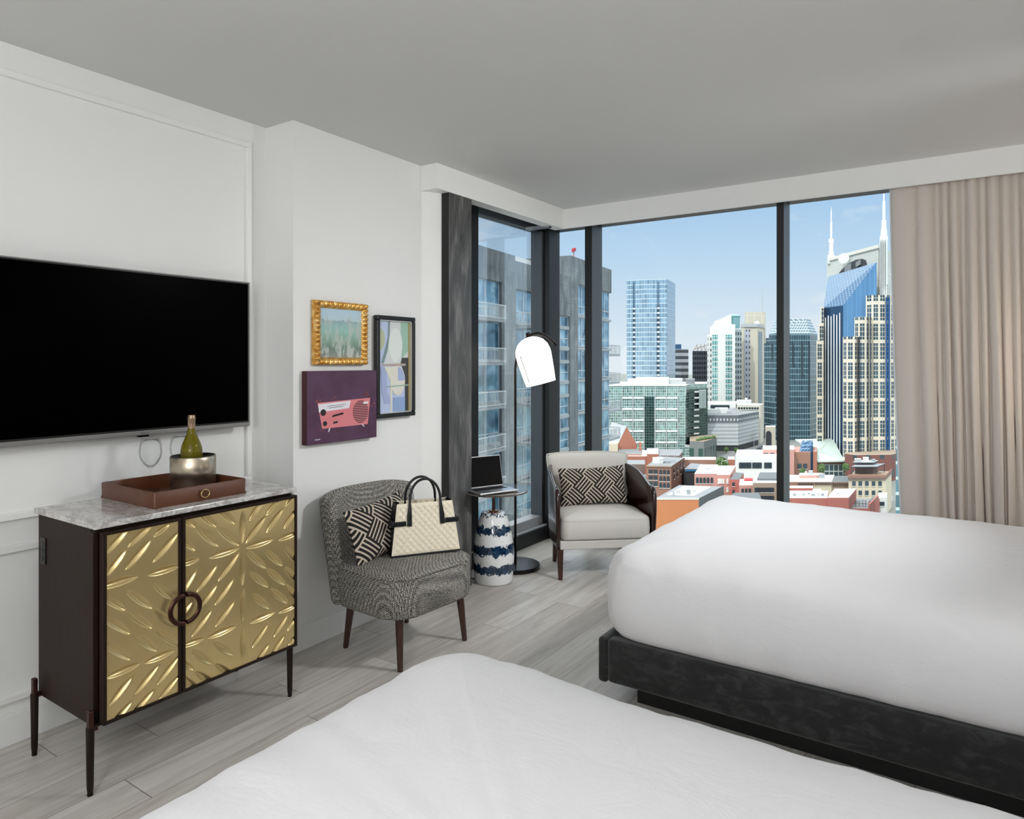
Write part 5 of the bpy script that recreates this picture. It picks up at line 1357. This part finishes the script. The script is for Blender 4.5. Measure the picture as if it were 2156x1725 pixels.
# ---- low brick blocks along the street
b = bld('brick_warehouse', 'long low red brick warehouse behind the brown brick building')
D_ = 290
extr(b, 'body', gpts((1322, D_), (1362, D_), (1362, D_+20), (1322, D_+20)), GZ, zz(961, D_), C['brickred'], C['roofwhite'])
extr(b, 'parapet_block', gpts((1362, D_-1), (1386, D_-1), (1386, D_+18), (1362, D_+18)), GZ, zz(955.5, D_), C['brickred'], C['roofwhite'])
extr(b, 'end_block', gpts((1386, D_), (1430, D_), (1437, D_+14), (1437, D_+22), (1386, D_+22)), GZ, zz(960, D_), C['brickdk'], C['roofgrey'])
b = bld('grey_brick_house', 'low weathered grey brick building left of the brown brick block')
D_ = 266
extr(b, 'body', gpts((1320, D_), (1358, D_), (1358, D_+12), (1320, D_+12)), GZ, zz(978, D_), C['brickdk'], C['roofgrey'])
extr(b, 'front', gpts((1324, D_-6), (1361, D_-6), (1361, D_), (1324, D_)), GZ, zz(999, D_), C['tan'], C['roofgrey'])

b = bld('brown_brick_building', 'three storey brown brick corner building with arched windows and roof equipment')
D_ = 255
pF, pC, pR = gp(1361, D_+1), gp(1413, D_), gp(1441.6, D_+24)
extr(b, 'body', [pF, pC, pR, gp(1385, D_+28)], GZ, zz(983, D_), C['brick'], C['roofgrey'])
extr(b, 'side_wall', [lerp(pC, pR, -.0), pR, gp(1441, D_+24.3), gp(1412.8, D_+.4)], GZ, zz(982.6, D_), C['brickdk'])  # side wall coloured darker brick to stand for its shaded face
extr(b, 'cornice', [gp(1360.5, D_+.6), gp(1413.6, D_-.5), gp(1413.4, D_+.3), gp(1360.5, D_+1.4)], zz(984, D_), zz(981, D_), C['tan'])
o_ = Vector((*pC, 0))-Vector((*pF, 0)); nn = Vector((o_.y, -o_.x, 0)).normalized()*.1
qF, qC = (pF[0]+nn.x, pF[1]+nn.y), (pC[0]+nn.x, pC[1]+nn.y)
win_rows(b, qF, qC, (.58, .73, .885), [zz(996, D_), zz(1010, D_), zz(1024, D_)], 1.0, 1.35, None, True)
win_rows(b, qF, qC, (.17, .37), [zz(994, D_), zz(1007, D_), zz(1020, D_)], 1.5, 1.6)
win_rows(b, (pC[0]+.15, pC[1]-.1), (pR[0]+.15, pR[1]-.1), (.18, .42, .68, .9), [zz(995, D_), zz(1009, D_)], 1.0, 1.4, C['darkglass'])
unit(b, 1385, D_+8, 966, 981, 22, C['white']); unit(b, 1404, D_+10, 971, 980, 12, C['metalgrey']); unit(b, 1417, D_+12, 969, 979, 10, C['lightgrey'])
g = MB()
for (u, d) in ((1390, D_+6), (1405, D_+7), (1421, D_+9)):
    a = gp(u, d); g.tube([(a[0], a[1], zz(983, D_)), (a[0], a[1], zz(958, d))], .12, 6)
a, c = gp(1390, D_+6), gp(1421, D_+9); g.tube([(a[0], a[1], zz(958, D_+6)), (c[0], c[1], zz(958, D_+9))], .15, 6); g.tube([(a[0], a[1], zz(968, D_+6)), (c[0], c[1], zz(968, D_+9))], .15, 6)
g.build('roof_frame', C['lightgrey'], b)

b = bld('brick_garden_wall', 'long low brick wall block with a tan cap along the street')
D_ = 312
extr(b, 'body', gpts((1437, D_), (1507, D_), (1507, D_+10), (1437, D_+10)), GZ, zz(968.5, D_), C['brick'], C['pavement'])
extr(b, 'pier', gpts((1533, D_), (1547, D_), (1547, D_+10), (1533, D_+10)), GZ, zz(968, D_), C['brickred'], C['pavement'])
b = bld('dark_roof_cafe', 'low dark roofed restaurant with a blue sign band')
D_ = 272
extr(b, 'body', gpts((1440, D_), (1474, D_), (1489, D_+12), (1455, D_+16)), GZ, zz(988, D_), C['dark'], C['roofgrey'])
extr(b, 'sign_band', gpts((1442, D_-.5), (1473, D_-.5), (1473, D_+.3), (1442, D_+.3)), zz(992.5, D_), zz(989, D_), C['blueband'])

b = bld('pink_arcade_building', 'salmon pink brick row with arched windows and a white roof')
D_ = 250
p0, p1, p2 = gp(1462, D_), gp(1509, D_), gp(1537, D_)
extr(b, 'west_front', [p0, p1, gp(1512, D_+22), gp(1475, D_+22)], GZ, zz(997.5, D_), C['pink'], C['roofwhite'])
extr(b, 'east_front', [p1, p2, gp(1549, D_+22), gp(1512, D_+22)], GZ, zz(1000, D_), C['pink'], C['roofwhite'])
win_rows(b, gp(1462, D_-.1), gp(1509, D_-.1), (.13, .29, .45, .61, .78), [zz(1013, D_)], .95, 1.7, None, True)
win_rows(b, gp(1509, D_-.1), gp(1537, D_-.1), (.16, .33, .48, .80), [zz(1013, D_), zz(1031, D_)], .8, 1.7, C['white'])
unit(b, 1490, D_+10, 987, 994, 10, C['metalgrey']); unit(b, 1506, D_+8, 986, 992, 12, C['greenroof']); unit(b, 1528, D_+9, 990, 997, 9, C['lightgrey'])
b = bld('small_red_house', 'narrow dark red brick house beside the pink arcade row')
D_ = 243
extr(b, 'body', gpts((1536.5, D_), (1556, D_), (1566, D_+14), (1548, D_+16)), GZ, zz(1010, D_), C['red'], C['roofdark'])
win_rows(b, gp(1536.5, D_-.1), gp(1556, D_-.1), (.4,), [zz(1020, D_), zz(1036, D_)], .9, 1.4)

b = bld('white_block', 'plain white flat roofed building with dark ribbon windows')
D_ = 284
extr(b, 'body', gpts((1548.5, D_), (1640, D_), (1648, D_+20), (1552, D_+20)), GZ, zz(960, D_), C['white'], C['roofwhite'])
for (u0, u1) in ((1556, 1582), (1584, 1604), (1609, 1625)): extr(b, 'ribbon_window', gpts((u0, D_-.3), (u1, D_-.3), (u1, D_+.2), (u0, D_+.2)), zz(986, D_), zz(974, D_), C['darkglass'])
extr(b, 'upper_storey', gpts((1606, D_+6), (1672, D_+6), (1672, D_+20), (1606, D_+20)), GZ, zz(947, D_+6), C['pink'], C['roofwhite'])
win_rows(b, gp(1606, D_+5.9), gp(1672, D_+5.9), (.1, .3), [zz(957, D_+6)], 1.8, 1.3)

b = bld('tan_shop_building', 'tan three bay building with large dark windows and a slate awning roof')
D_ = 218
extr(b, 'body', gpts((1585, D_), (1640, D_), (1640, D_+14), (1587, D_+14)), GZ, zz(1017, D_), C['tan'], C['roofwhite'])
win_rows(b, gp(1585, D_-.1), gp(1640, D_-.1), (.16, .345, .54, .72), [zz(1032, D_), zz(1049, D_)], 1.5, 1.5, C['darkglass'])
extr(b, 'awning_roof', gpts((1594, D_+4), (1640, D_+4), (1640, D_+14), (1600, D_+14)), zz(1013, D_+4), [zz(1008, D_+4), zz(1008, D_+4), zz(995, D_+14), zz(995, D_+14)], C['roofdark'], C['roofdark'])
b = bld('salmon_shop', 'small salmon shopfront with a red awning and three narrow windows')
D_ = 228
extr(b, 'body', gpts((1556, D_), (1586, D_), (1586, D_+12), (1558, D_+12)), GZ, zz(1022, D_), C['pink'], C['roofwhite'])
win_rows(b, gp(1556, D_-.1), gp(1586, D_-.1), (.25, .5, .75), [zz(1034, D_)], .8, 1.6)
extr(b, 'red_awning', gpts((1567, D_+8), (1585, D_+8), (1585, D_+12), (1567, D_+12)), GZ, zz(1011, D_+8), C['awning'])
b = bld('grey_roof_shed', 'low grey metal roof between the orange building and the tan shops')
D_ = 205
extr(b, 'body', gpts((1530, D_), (1603, D_), (1598, D_+10), (1546, D_+10)), GZ, zz(1051, D_), C['grey'], C['roofdark'])

b = bld('orange_building', 'bright orange painted building with a cluttered flat white roof')
D_ = 205
zr = zz(1052, D_)
extr(b, 'body', gpts((1376, D_), (1471.5, D_), (1524, D_+21), (1430, D_+24)), GZ, zr, C['orange'], C['roofgrey'])
extr(b, 'side_wall', gpts((1471.6, D_-.1), (1524.3, D_+20.9), (1524, D_+21.4), (1471.3, D_+.4)), GZ, zr+.3, C['roofdark'])  # dark grey colour paints in the shade of this side
extr(b, 'parapet', gpts((1376, D_-.1), (1471.6, D_-.1), (1471.6, D_+.5), (1376, D_+.5)), zr-.1, zr+.35, C['stone'])
extr(b, 'roof_membrane', gpts((1404, D_+7), (1462, D_+5.5), (1497, D_+20), (1440, D_+22)), zr-.05, zr+.12, C['roofwhite'])
for (u, dd, w, h) in ((1428, 8, 7, 4), (1450, 7, 9, 5), (1462, 10, 5, 4), (1444, 12, 6, 3), (1480, 15, 6, 4), (1418, 6, 4, 4)): unit(b, u, D_+dd, 1040-h-dd*.4, 1047-dd*.4, w, C['lightgrey' if w != 9 else 'metalgrey'])

b = bld('red_flat_building', 'low brick red building with white roof decks just above the far bed')
D_ = 190
zr = zz(1049, D_)
extr(b, 'body', gpts((1645, D_), (1742, D_), (1744, D_+11), (1645, D_+11)), GZ, zr, C['red'], C['roofwhite'])
extr(b, 'east_block', gpts((1742, D_-.5), (1787, D_-.5), (1803, D_+13), (1757, D_+13)), GZ, zz(1047.5, D_), C['red'], C['roofwhite'])
extr(b, 'stair_hood', gpts((1645, D_+12), (1712, D_+12), (1712, D_+16), (1645, D_+16)), GZ, zz(1028, D_+12), C['red'], C['roofwhite'])
for (u, dd, v0, v1, w, c_) in ((1673, 3, 1040, 1046, 7, 'metalgrey'), (1683, 4, 1041, 1046, 5, 'lightgrey'), (1692, 3, 1039, 1046, 8, 'lightgrey'), (1703, 5, 1039, 1044, 6, 'metalgrey'), (1712, 3, 1041, 1046, 9, 'metalgrey'), (1724, 4, 1040, 1045, 5, 'lightgrey'), (1732, 3, 1040, 1046, 7, 'metalgrey'), (1720, 8, 1033, 1037, 18, 'roofwhite')):
    unit(b, u, D_+dd, v0, v1, w, C[c_])
unit(b, 1764, D_+5, 1038, 1043, 5, C['lightgrey']); unit(b, 1773, D_+6, 1038, 1042, 4, C['lightgrey'])
b = bld('roof_terrace_building', 'red walled roof terrace set with dark tables next to the cream building')
D_ = 193
extr(b, 'body', gpts((1788, D_), (1828, D_), (1852, D_+14), (1800, D_+14)), GZ, zz(1071, D_), C['red'], C['grey'])
extr(b, 'terrace_wall', gpts((1828, D_-.2), (1831, D_-.2), (1850, D_+13), (1847, D_+13)), GZ, zz(1062, D_), C['red'])
extr(b, 'stair_box', gpts((1829, D_+6), (1842, D_+6), (1849, D_+12), (1836, D_+12)), GZ, zz(1056, D_+6), C['red'], C['roofdark'])
rt = random.Random(5)
for k in range(9):
    u = 1801+(k % 5)*7.5+rt.uniform(-1, 1); d = D_+2.5+(k//5)*4.5+rt.uniform(-.5, .5)
    a = gp(u, d); tb = thing('terrace_table', 'small dark cafe table on the red walled roof terrace', 'table', (a[0], a[1], zz(1071, D_)), 0, 'cafe tables on the roof terrace')
    MB().lathe([(.4, .72), (.4, .76), (0, .76)], 14).build('table_top', C['dark'], tb); MB().lathe([(.3, 0), (.05, .05), (.05, .72)], 10).build('pedestal', C['dark'], tb)
b = bld('cornice_row', 'low white roofed brick row with bracketed cornices in front of the grass mound')
D_ = 226
extr(b, 'body', gpts((1645, D_), (1713, D_), (1716, D_+14), (1645, D_+14)), GZ, zz(1015, D_), C['brick'], C['roofwhite'])
extr(b, 'middle_house', gpts((1713, D_-.5), (1751, D_-.5), (1757, D_+13), (1716, D_+13)), GZ, zz(1014, D_), C['cream'], C['roofwhite'])
extr(b, 'east_house', gpts((1751, D_), (1787, D_), (1787, D_+12), (1757, D_+12)), GZ, zz(1015, D_), C['tan'], C['roofdark'])
for (u0, u1) in ((1680, 1712), (1714, 1750), (1752, 1786)):
    e_ = MB(); e_.prism(gpts((u0, D_-1.1), (u1, D_-1.1), (u1, D_-.3), (u0, D_-.3)), zz(1017, D_), zz(1014.5, D_))
    for k in range(9): u = u0+1+(u1-u0-2)*k/8; e_.prism(gpts((u-.6, D_-1), (u+.6, D_-1), (u+.6, D_-.3), (u-.6, D_-.3)), zz(1021, D_), zz(1017, D_))
    e_.build('cornice', C['brickdk'], b)
extr(b, 'roof_house', gpts((1683, D_+7), (1732, D_+7), (1732, D_+12), (1683, D_+12)), GZ, zz(1001, D_+7), C['pink'], C['roofwhite'])
unit(b, 1707, D_+8, 992, 1001, 9, C['lightgrey']); unit(b, 1730, D_+6, 999, 1009, 12, C['metalgrey']); unit(b, 1697, D_+9, 993, 1001, 4, C['white'])

b = bld('cream_building', 'cream three storey corner building with a dark pergola on its roof')
D_ = 224
pA, pB, pC = gp(1786.5, D_), gp(1865, D_), gp(1877, D_+12)
extr(b, 'body', [pA, pB, pC, gp(1800, D_+14)], GZ, zz(1005, D_), C['cream'], C['tan'])
extr(b, 'cornice', gpts((1785.5, D_-.7), (1866, D_-.7), (1878, D_+11.8), (1877, D_+12.6), (1865, D_+.6), (1785.5, D_+.4)), zz(1009, D_), zz(1004.5, D_), C['brickdk'])
extr(b, 'parapet', gpts((1786, D_-.3), (1865.5, D_-.3), (1877.6, D_+11.8), (1877, D_+12.6), (1865, D_+.6), (1786, D_+.4)), zz(1004.5, D_), zz(1000, D_), C['brick'])
win_rows(b, gp(1786.5, D_-.1), gp(1865, D_-.1), (.145, .315, .49, .67, .845), [zz(1018.5, D_)], 1.05, 1.5, C['winglass'])
win_rows(b, gp(1786.5, D_-.1), gp(1865, D_-.1), (.315, .49, .67, .845), [zz(1038, D_)], 1.05, 1.5, C['winglass'])
extr(b, 'pergola', gpts((1792, D_+2), (1846, D_+2), (1864, D_+9), (1806, D_+10)), zz(985, D_+2), zz(983, D_+2), C['dark'], C['roofgrey'])
extr(b, 'pergola_wall', gpts((1800, D_+7), (1838, D_+7), (1850, D_+11), (1806, D_+11)), zz(1003, D_+7), zz(985, D_+7), C['brickdk'])
g = MB()
for (u, d) in ((1793, D_+2.2), (1811, D_+2.2), (1828, D_+2.2), (1845, D_+2.2), (1862, D_+8.6)):
    a = gp(u, d); g.tube([(a[0], a[1], zz(1004, D_)), (a[0], a[1], zz(985, D_+2))], .12, 6)
g.build('post', C['dark'], b)
extr(b, 'tank_deck', gpts((1795, D_+6), (1840, D_+6), (1850, D_+11), (1803, D_+12)), zz(977, D_+6), zz(974, D_+6), C['dark'], C['lightgrey'])
unit(b, 1806, D_+7, 967, 976, 14, C['lightgrey']); unit(b, 1823, D_+8, 964, 976, 12, C['roofwhite']); unit(b, 1839, D_+8, 968, 976, 9, C['metalgrey'])
extr(b, 'ground_shop', gpts((1848, D_-16), (1866, D_-16), (1868, D_-8), (1850, D_-8)), GZ, zz(1048, D_-16), C['white'], C['roofwhite'])
win_rows(b, gp(1848, D_-16.1), gp(1866, D_-16.1), (.5,), [zz(1061, D_-16)], 1.4, 1.2, C['darkglass'])

b = bld('atrium_building', 'brick atrium building under a big pale sloping glass roof with a small blue pyramid')
D_ = 300
extr(b, 'brick_wing', gpts((1645, D_-4), (1706, D_-4), (1706, D_+14), (1645, D_+14)), GZ, zz(952, D_-4), C['brick'], C['pink'])
extr(b, 'brick_pier', gpts((1712, D_-5), (1720, D_-5), (1720, D_+10), (1712, D_+10)), GZ, zz(951, D_-5), C['brickred'], C['pink'])
extr(b, 'glass_slot', gpts((1706.5, D_-3), (1712, D_-3), (1712, D_+10), (1706.5, D_+10)), GZ, zz(940, D_-3), glassy('slot_glass', '#44688a', .1, .5))
win_rows(b, gp(1676, D_-4.1), gp(1706, D_-4.1), (.25, .63), [zz(982, D_-4)], 1.7, 2.2)
extr(b, 'brick_front', gpts((1720, D_-1), (1778, D_-1), (1778, D_+12), (1720, D_+12)), GZ, zz(970, D_), C['brick'], C['tan'])
extr(b, 'entrance_glass', gpts((1736, D_-1.5), (1776, D_-1.5), (1776, D_-.8), (1736, D_-.8)), GZ, zz(977, D_), facade('entrance_panes', '#c7d2cc', '#5a7075', 2.0, 3.0, .85, .85, rough=.12, metal=.4, vary=.3))
mb = MB(); a, c, d_, e_ = (*gp(1721, D_-3), zz(971.5, D_-3)), (*gp(1778, D_-3), zz(970.5, D_-3)), (*gp(1754, D_+22), zz(924, D_+22)), (*gp(1674, D_+22), zz(925, D_+22))
f_ = (*gp(1711.5, D_+4), zz(950, D_+4))
q = [a, c, d_, e_, f_]; mb.add(q+[(x, y, z-.5) for x, y, z in q], [(0, 1, 2, 3, 4), (9, 8, 7, 6, 5)]+[(i, i+5, (i+1) % 5+5, (i+1) % 5) for i in range(5)]); mb.build('sloping_roof', C['greenroof'], b)
mb = MB(); bs = [gp(1683, D_-3), gp(1712, D_-3), gp(1712, D_+8), gp(1690, D_+8)]; tp = [gp(1688, D_+4), gp(1711, D_+4), gp(1711, D_+8), gp(1690, D_+8)]
frust(b, 'blue_pyramid', bs, tp, zz(951, D_-3), zz(930, D_+4), C['slant'], C['slant'])
b = bld('teal_glass_block', 'slim pale teal glass building at the edge of the curtain')
D_ = 152
extr(b, 'body', gpts((1886, D_), (1960, D_), (1960, D_+40), (1890, D_+40)), GZ, zz(838, D_), facade('pale_teal_grid', '#c3d6d3', '#6f95a3', 1.55, 3.4, .74, .8, rough=.1, metal=.45, vary=.35), C['lightgrey'])

# ---- greenery, cars, lamps
def blob_tree(name, label, u, d, v_top, wpx, trunk=True, group=None):
    rr = random.Random(int(u*7+d)); s = d/FPX; r = wpx*s/2; zt = zz(v_top, d); a = gp(u, d)
    t = thing(name, label, 'tree', (a[0], a[1], GZ), 0, group); hgt = zt-GZ
    mb = MB()
    cl = max(GZ+1.0, zt-2.6*r)-GZ
    for k in range(260):
        th, ph = rr.uniform(0, 2*PI), rr.uniform(-1, 1); q = rr.uniform(.72, 1.0)
        c = Vector((math.cos(th)*math.sqrt(1-ph*ph)*r*q, math.sin(th)*math.sqrt(1-ph*ph)*r*q, (cl+hgt)/2+ph*(hgt-cl)/2*q))
        e = r*.22; n1 = Vector((rr.uniform(-1, 1), rr.uniform(-1, 1), rr.uniform(-1, 1))).normalized()*e; n2 = n1.orthogonal().normalized()*e
        mb.add([c+n1, c+n2, c-n1, c-n2], [(0, 1, 2, 3)])
    core = bmesh.new(); bmesh.ops.create_icosphere(core, subdivisions=2, radius=1)
    mb.add([(v.co.x*r*.82, v.co.y*r*.82, (cl+hgt)/2+v.co.z*(hgt-cl)/2*.85) for v in core.verts], [[v.index for v in f.verts] for f in core.faces]); core.free()
    mb.build('crown', C['leaf'], t)
    MB().lathe([(.22, 0), (.16, max(.6, cl+.4)), (0, max(.7, cl+.6))], 8).build('trunk', C['trunk'], t)
blob_tree('street_tree', 'bushy green tree left of the atrium entrance', 1729.5, 290, 976, 15)
blob_tree('street_tree', 'bushy green tree right of the atrium entrance', 1781, 279, 975, 13)
blob_tree('street_tree', 'spreading olive tree beside the brick garden wall', 1520, 308, 963, 24)
blob_tree('street_tree', 'small tree at the left corner of the slatted garage', 1529, 375, 942, 10)
blob_tree('street_tree', 'small tree at the right corner of the slatted garage', 1550, 372, 942, 9)
blob_tree('street_tree', 'small yellowish tree in front of the atrium brick wing', 1690, 285, 986, 14)
mb = MB(); a = gp(1760, 272); mb.lathe([(5.4, 0), (5, 1.6), (4, 2.8), (2.2, 3.5), (0, 3.7)], 28, 0, T(a[0], a[1], GZ)); tag(mb.build('grass_mound', C['drygrass'], smooth=True), 'dry grass mound in front of the atrium building', 'lawn')
rt = random.Random(9)
pl = thing('roof_planter', 'row of shrubs along the podium roof edge of the green office', 'planter', (*gp(1480, 350), zz(929, 345)))
mb = MB()
for k in range(14):
    c = gp(1468+k*2.8, 346+k*1.0); s_ = rt.uniform(.5, 1.1); mb.lathe([(.1, 0), (s_, .5*s_), (s_*.8, 1.3*s_), (0, 1.8*s_)], 7, 0, T(c[0]-pl.location.x, c[1]-pl.location.y, .0))
mb.build('shrubs', C['leaf'], pl)
carc = [P('car_paint_'+n_, c_, .25, .2) for n_, c_ in (('black', '#1c1e22'), ('silver', '#a9adb2'), ('white', '#e1e2e2'), ('blue', '#33475f'))]
proto = None
for k, (u, d, ci, lab) in enumerate(((1592, 379, 0, 'black car first in the parked row beyond the garage'), (1595.5, 384, 3, 'blue car second in the parked row beyond the garage'), (1599, 389, 0, 'black car third in the parked row beyond the garage'), (1602.5, 394, 1, 'silver car fourth in the parked row beyond the garage'), (1605.5, 399, 2, 'white car last in the parked row beyond the garage'), (1577, 372, 2, 'white car driving up the street beside the garage'))):
    a = gp(u, d); c_ = thing('car', lab, 'car', (a[0], a[1], GZ+.06), CAM_A+math.radians(-8), 'cars in the street by the garage')
    m = MB(); m.rbox(-.9, .9, -2.2, 2.2, .35, .95, .18, 3); m.build('body', carc[ci], c_, smooth=True)
    m = MB(); m.rbox(-.75, .75, -1.3, 1.1, .9, 1.45, .25, 3); m.build('cabin', C['darkglass'], c_, smooth=True)
    for sx in (-.85, .85):
        for sy in (-1.4, 1.4): MB().lathe([(.32, -.1), (.32, .1), (0, .1)], 14, 0, T(sx, sy, .32) @ RY(PI/2)).build('wheel', C['dark'], c_)
for (u, d, v, lab) in ((1519, 300, 970, 'curved street lamp in front of the olive tree'), (1600, 405, 903, 'tall street lamp at the end of the garage street'), (1587.5, 395, 918, 'short traffic pole beside the garage corner')):
    a = gp(u, d); l_ = thing('street_lamp', lab, 'street lamp', (a[0], a[1], GZ)); hgt = zz(v, d)-GZ
    MB().tube([(0, 0, 0), (0, 0, hgt*.9), (.3, .2, hgt), (1.4, .9, hgt)], .10, 6).build('pole', C['lightgrey'], l_); MB().rbox(1.1, 1.9, .6, 1.1, hgt-.1, hgt+.12, .04, 1).build('lamp_head', C['white'], l_)
# ---------------------------------------------------------------- light
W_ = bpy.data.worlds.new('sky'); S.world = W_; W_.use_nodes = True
nt = W_.node_tree; N_ = nt.nodes; L_ = nt.links
tc = N_.new('ShaderNodeTexCoord'); sp = N_.new('ShaderNodeSeparateXYZ'); L_.new(tc.outputs['Generated'], sp.inputs[0])
rp = N_.new('ShaderNodeValToRGB'); L_.new(sp.outputs[2], rp.inputs[0])
e = rp.color_ramp.elements
for k, (p_, c_) in enumerate(((0.0, '#ecf3fa'), (.06, '#dbe9f7'), (.13, '#c6dff5'), (.22, '#accff1'), (.40, '#d8e2ea'), (1.0, '#e9e8e4'))):
    if k >= len(e): e.new(.5)
    e[k].position = p_; e[k].color = lin(c_)
mp = N_.new('ShaderNodeMapping'); mp.inputs['Scale'].default_value = (5, 5, 13); L_.new(tc.outputs['Generated'], mp.inputs[0])
nz = N_.new('ShaderNodeTexNoise'); nz.inputs['Scale'].default_value = 1.7; nz.inputs['Detail'].default_value = 6; L_.new(mp.outputs[0], nz.inputs[0])
cr = N_.new('ShaderNodeValToRGB'); L_.new(nz.outputs[0], cr.inputs[0])
cr.color_ramp.elements[0].position = .575; cr.color_ramp.elements[0].color = (0, 0, 0, 1); cr.color_ramp.elements[1].position = .75; cr.color_ramp.elements[1].color = (.75, .75, .75, 1)
mx = N_.new('ShaderNodeMix'); mx.data_type = 'RGBA'; L_.new(cr.outputs[0], mx.inputs[0]); L_.new(rp.outputs[0], mx.inputs[6]); mx.inputs[7].default_value = lin('#f2f3f6')
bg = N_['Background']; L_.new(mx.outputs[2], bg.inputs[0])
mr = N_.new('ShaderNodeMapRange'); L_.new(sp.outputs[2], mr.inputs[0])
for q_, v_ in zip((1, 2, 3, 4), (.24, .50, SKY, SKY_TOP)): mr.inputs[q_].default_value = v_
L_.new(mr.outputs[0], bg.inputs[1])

def lamp(name, typ, energy, loc, rot=(0, 0, 0), color=(1, 1, 1), **kw):
    d = bpy.data.lights.new(name, typ); d.energy = energy; d.color = color
    for k, v in kw.items(): setattr(d, k, v)
    o = bpy.data.objects.new(name, d); COL.objects.link(o); o.location = loc; o.rotation_euler = rot; return o
sun = lamp('sun', 'SUN', SUN, (0, 0, 60), color=(1, .955, .89), angle=math.radians(.6))
sd = Vector((-.05, -.80, .66)).normalized(); sun.rotation_euler = sd.to_track_quat('Z', 'Y').to_euler()
# unseen ceiling downlights added as fill, over the beds and behind the viewer
M['lampglow'] = P('unseen_lamp_glow', '#ffffff', .5)
M['lampglow'].node_tree.nodes['Principled BSDF'].inputs['Emission Color'].default_value = (1, .97, .93, 1)
M['lampglow'].node_tree.nodes['Principled BSDF'].inputs['Emission Strength'].default_value = 6
for (x, y, p_, sz, where, ry_, sp_) in FILL_DOWNLIGHTS:
    dl = thing('added_ceiling_fill', 'unseen round fill light added in the ceiling ' + where, 'ceiling light', (x, y, CEIL))
    MB().lathe([(.0, -.004), (.07, -.004), (.07, -.001), (0, -.001)], 32).build('diffuser', M['lampglow'], dl)
    MB().lathe([(.07, -.006), (.085, -.006), (.085, 0), (.07, 0)], 32, cap=False).build('trim_ring', M['alu'], dl)
    lamp('fill_downlight', 'AREA', p_, (x, y, CEIL-.03), (0, math.radians(ry_), 0), (.98, .99, 1), shape='DISK', size=sz, spread=math.radians(sp_))
for (p_, e_, w_, h_, r_) in SOFT_FILL:  # unseen area lights added behind the viewer to fill walls and ceiling
    lamp('added_fill_light', 'AREA', e_, p_, r_, (.965, .985, 1), shape='RECTANGLE', size=w_, size_y=h_)
# unseen bedside sconces on the headboard wall, added for a warm tint
for (y, p_) in UNSEEN_SCONCES:
    s_ = thing('unseen_wall_sconce', 'unseen brass bedside sconce added on the headboard wall %s' % ('by the curtain' if y > 4 else 'between the two beds'), 'wall lamp', (XR-.12, y, 1.35))
    MB().lathe([(.03, 0), (.055, .0), (.06, .14), (.055, .15), (.03, .15)], 24).build('shade', M['lampglow'], s_, smooth=True)
    MB().box(.05, .118, -.02, .02, .05, .09).build('bracket', M['gold'], s_)
    lamp('unseen_sconce_lamp', 'POINT', p_, (XR-.24, y, 1.45), color=(1, .80, .62), shadow_soft_size=.08)

# ---------------------------------------------------------------- camera
cd = bpy.data.cameras.new('camera'); co = bpy.data.objects.new('camera', cd); COL.objects.link(co)
co.location = (0, 0, EYE); co.rotation_euler = (PI/2, 0, CAM_A)
cd.sensor_fit = 'HORIZONTAL'; cd.sensor_width = 36; cd.lens = 36*FPX/2156
cd.shift_y = -(862.5-762)/2156; cd.clip_start = .05; cd.clip_end = 6000
S.camera = co
vs = S.view_settings; vs.view_transform = 'Standard'; vs.look = 'None'; vs.exposure = 0.0; vs.gamma = 1.0; vs.use_curve_mapping = False
S.cycles.use_denoising = True
S.cycles.max_bounces = 10; S.cycles.diffuse_bounces = 5; S.cycles.transparent_max_bounces = 16
S.cycles.caustics_reflective = False; S.cycles.caustics_refractive = False
S.cycles.sample_clamp_indirect = 6
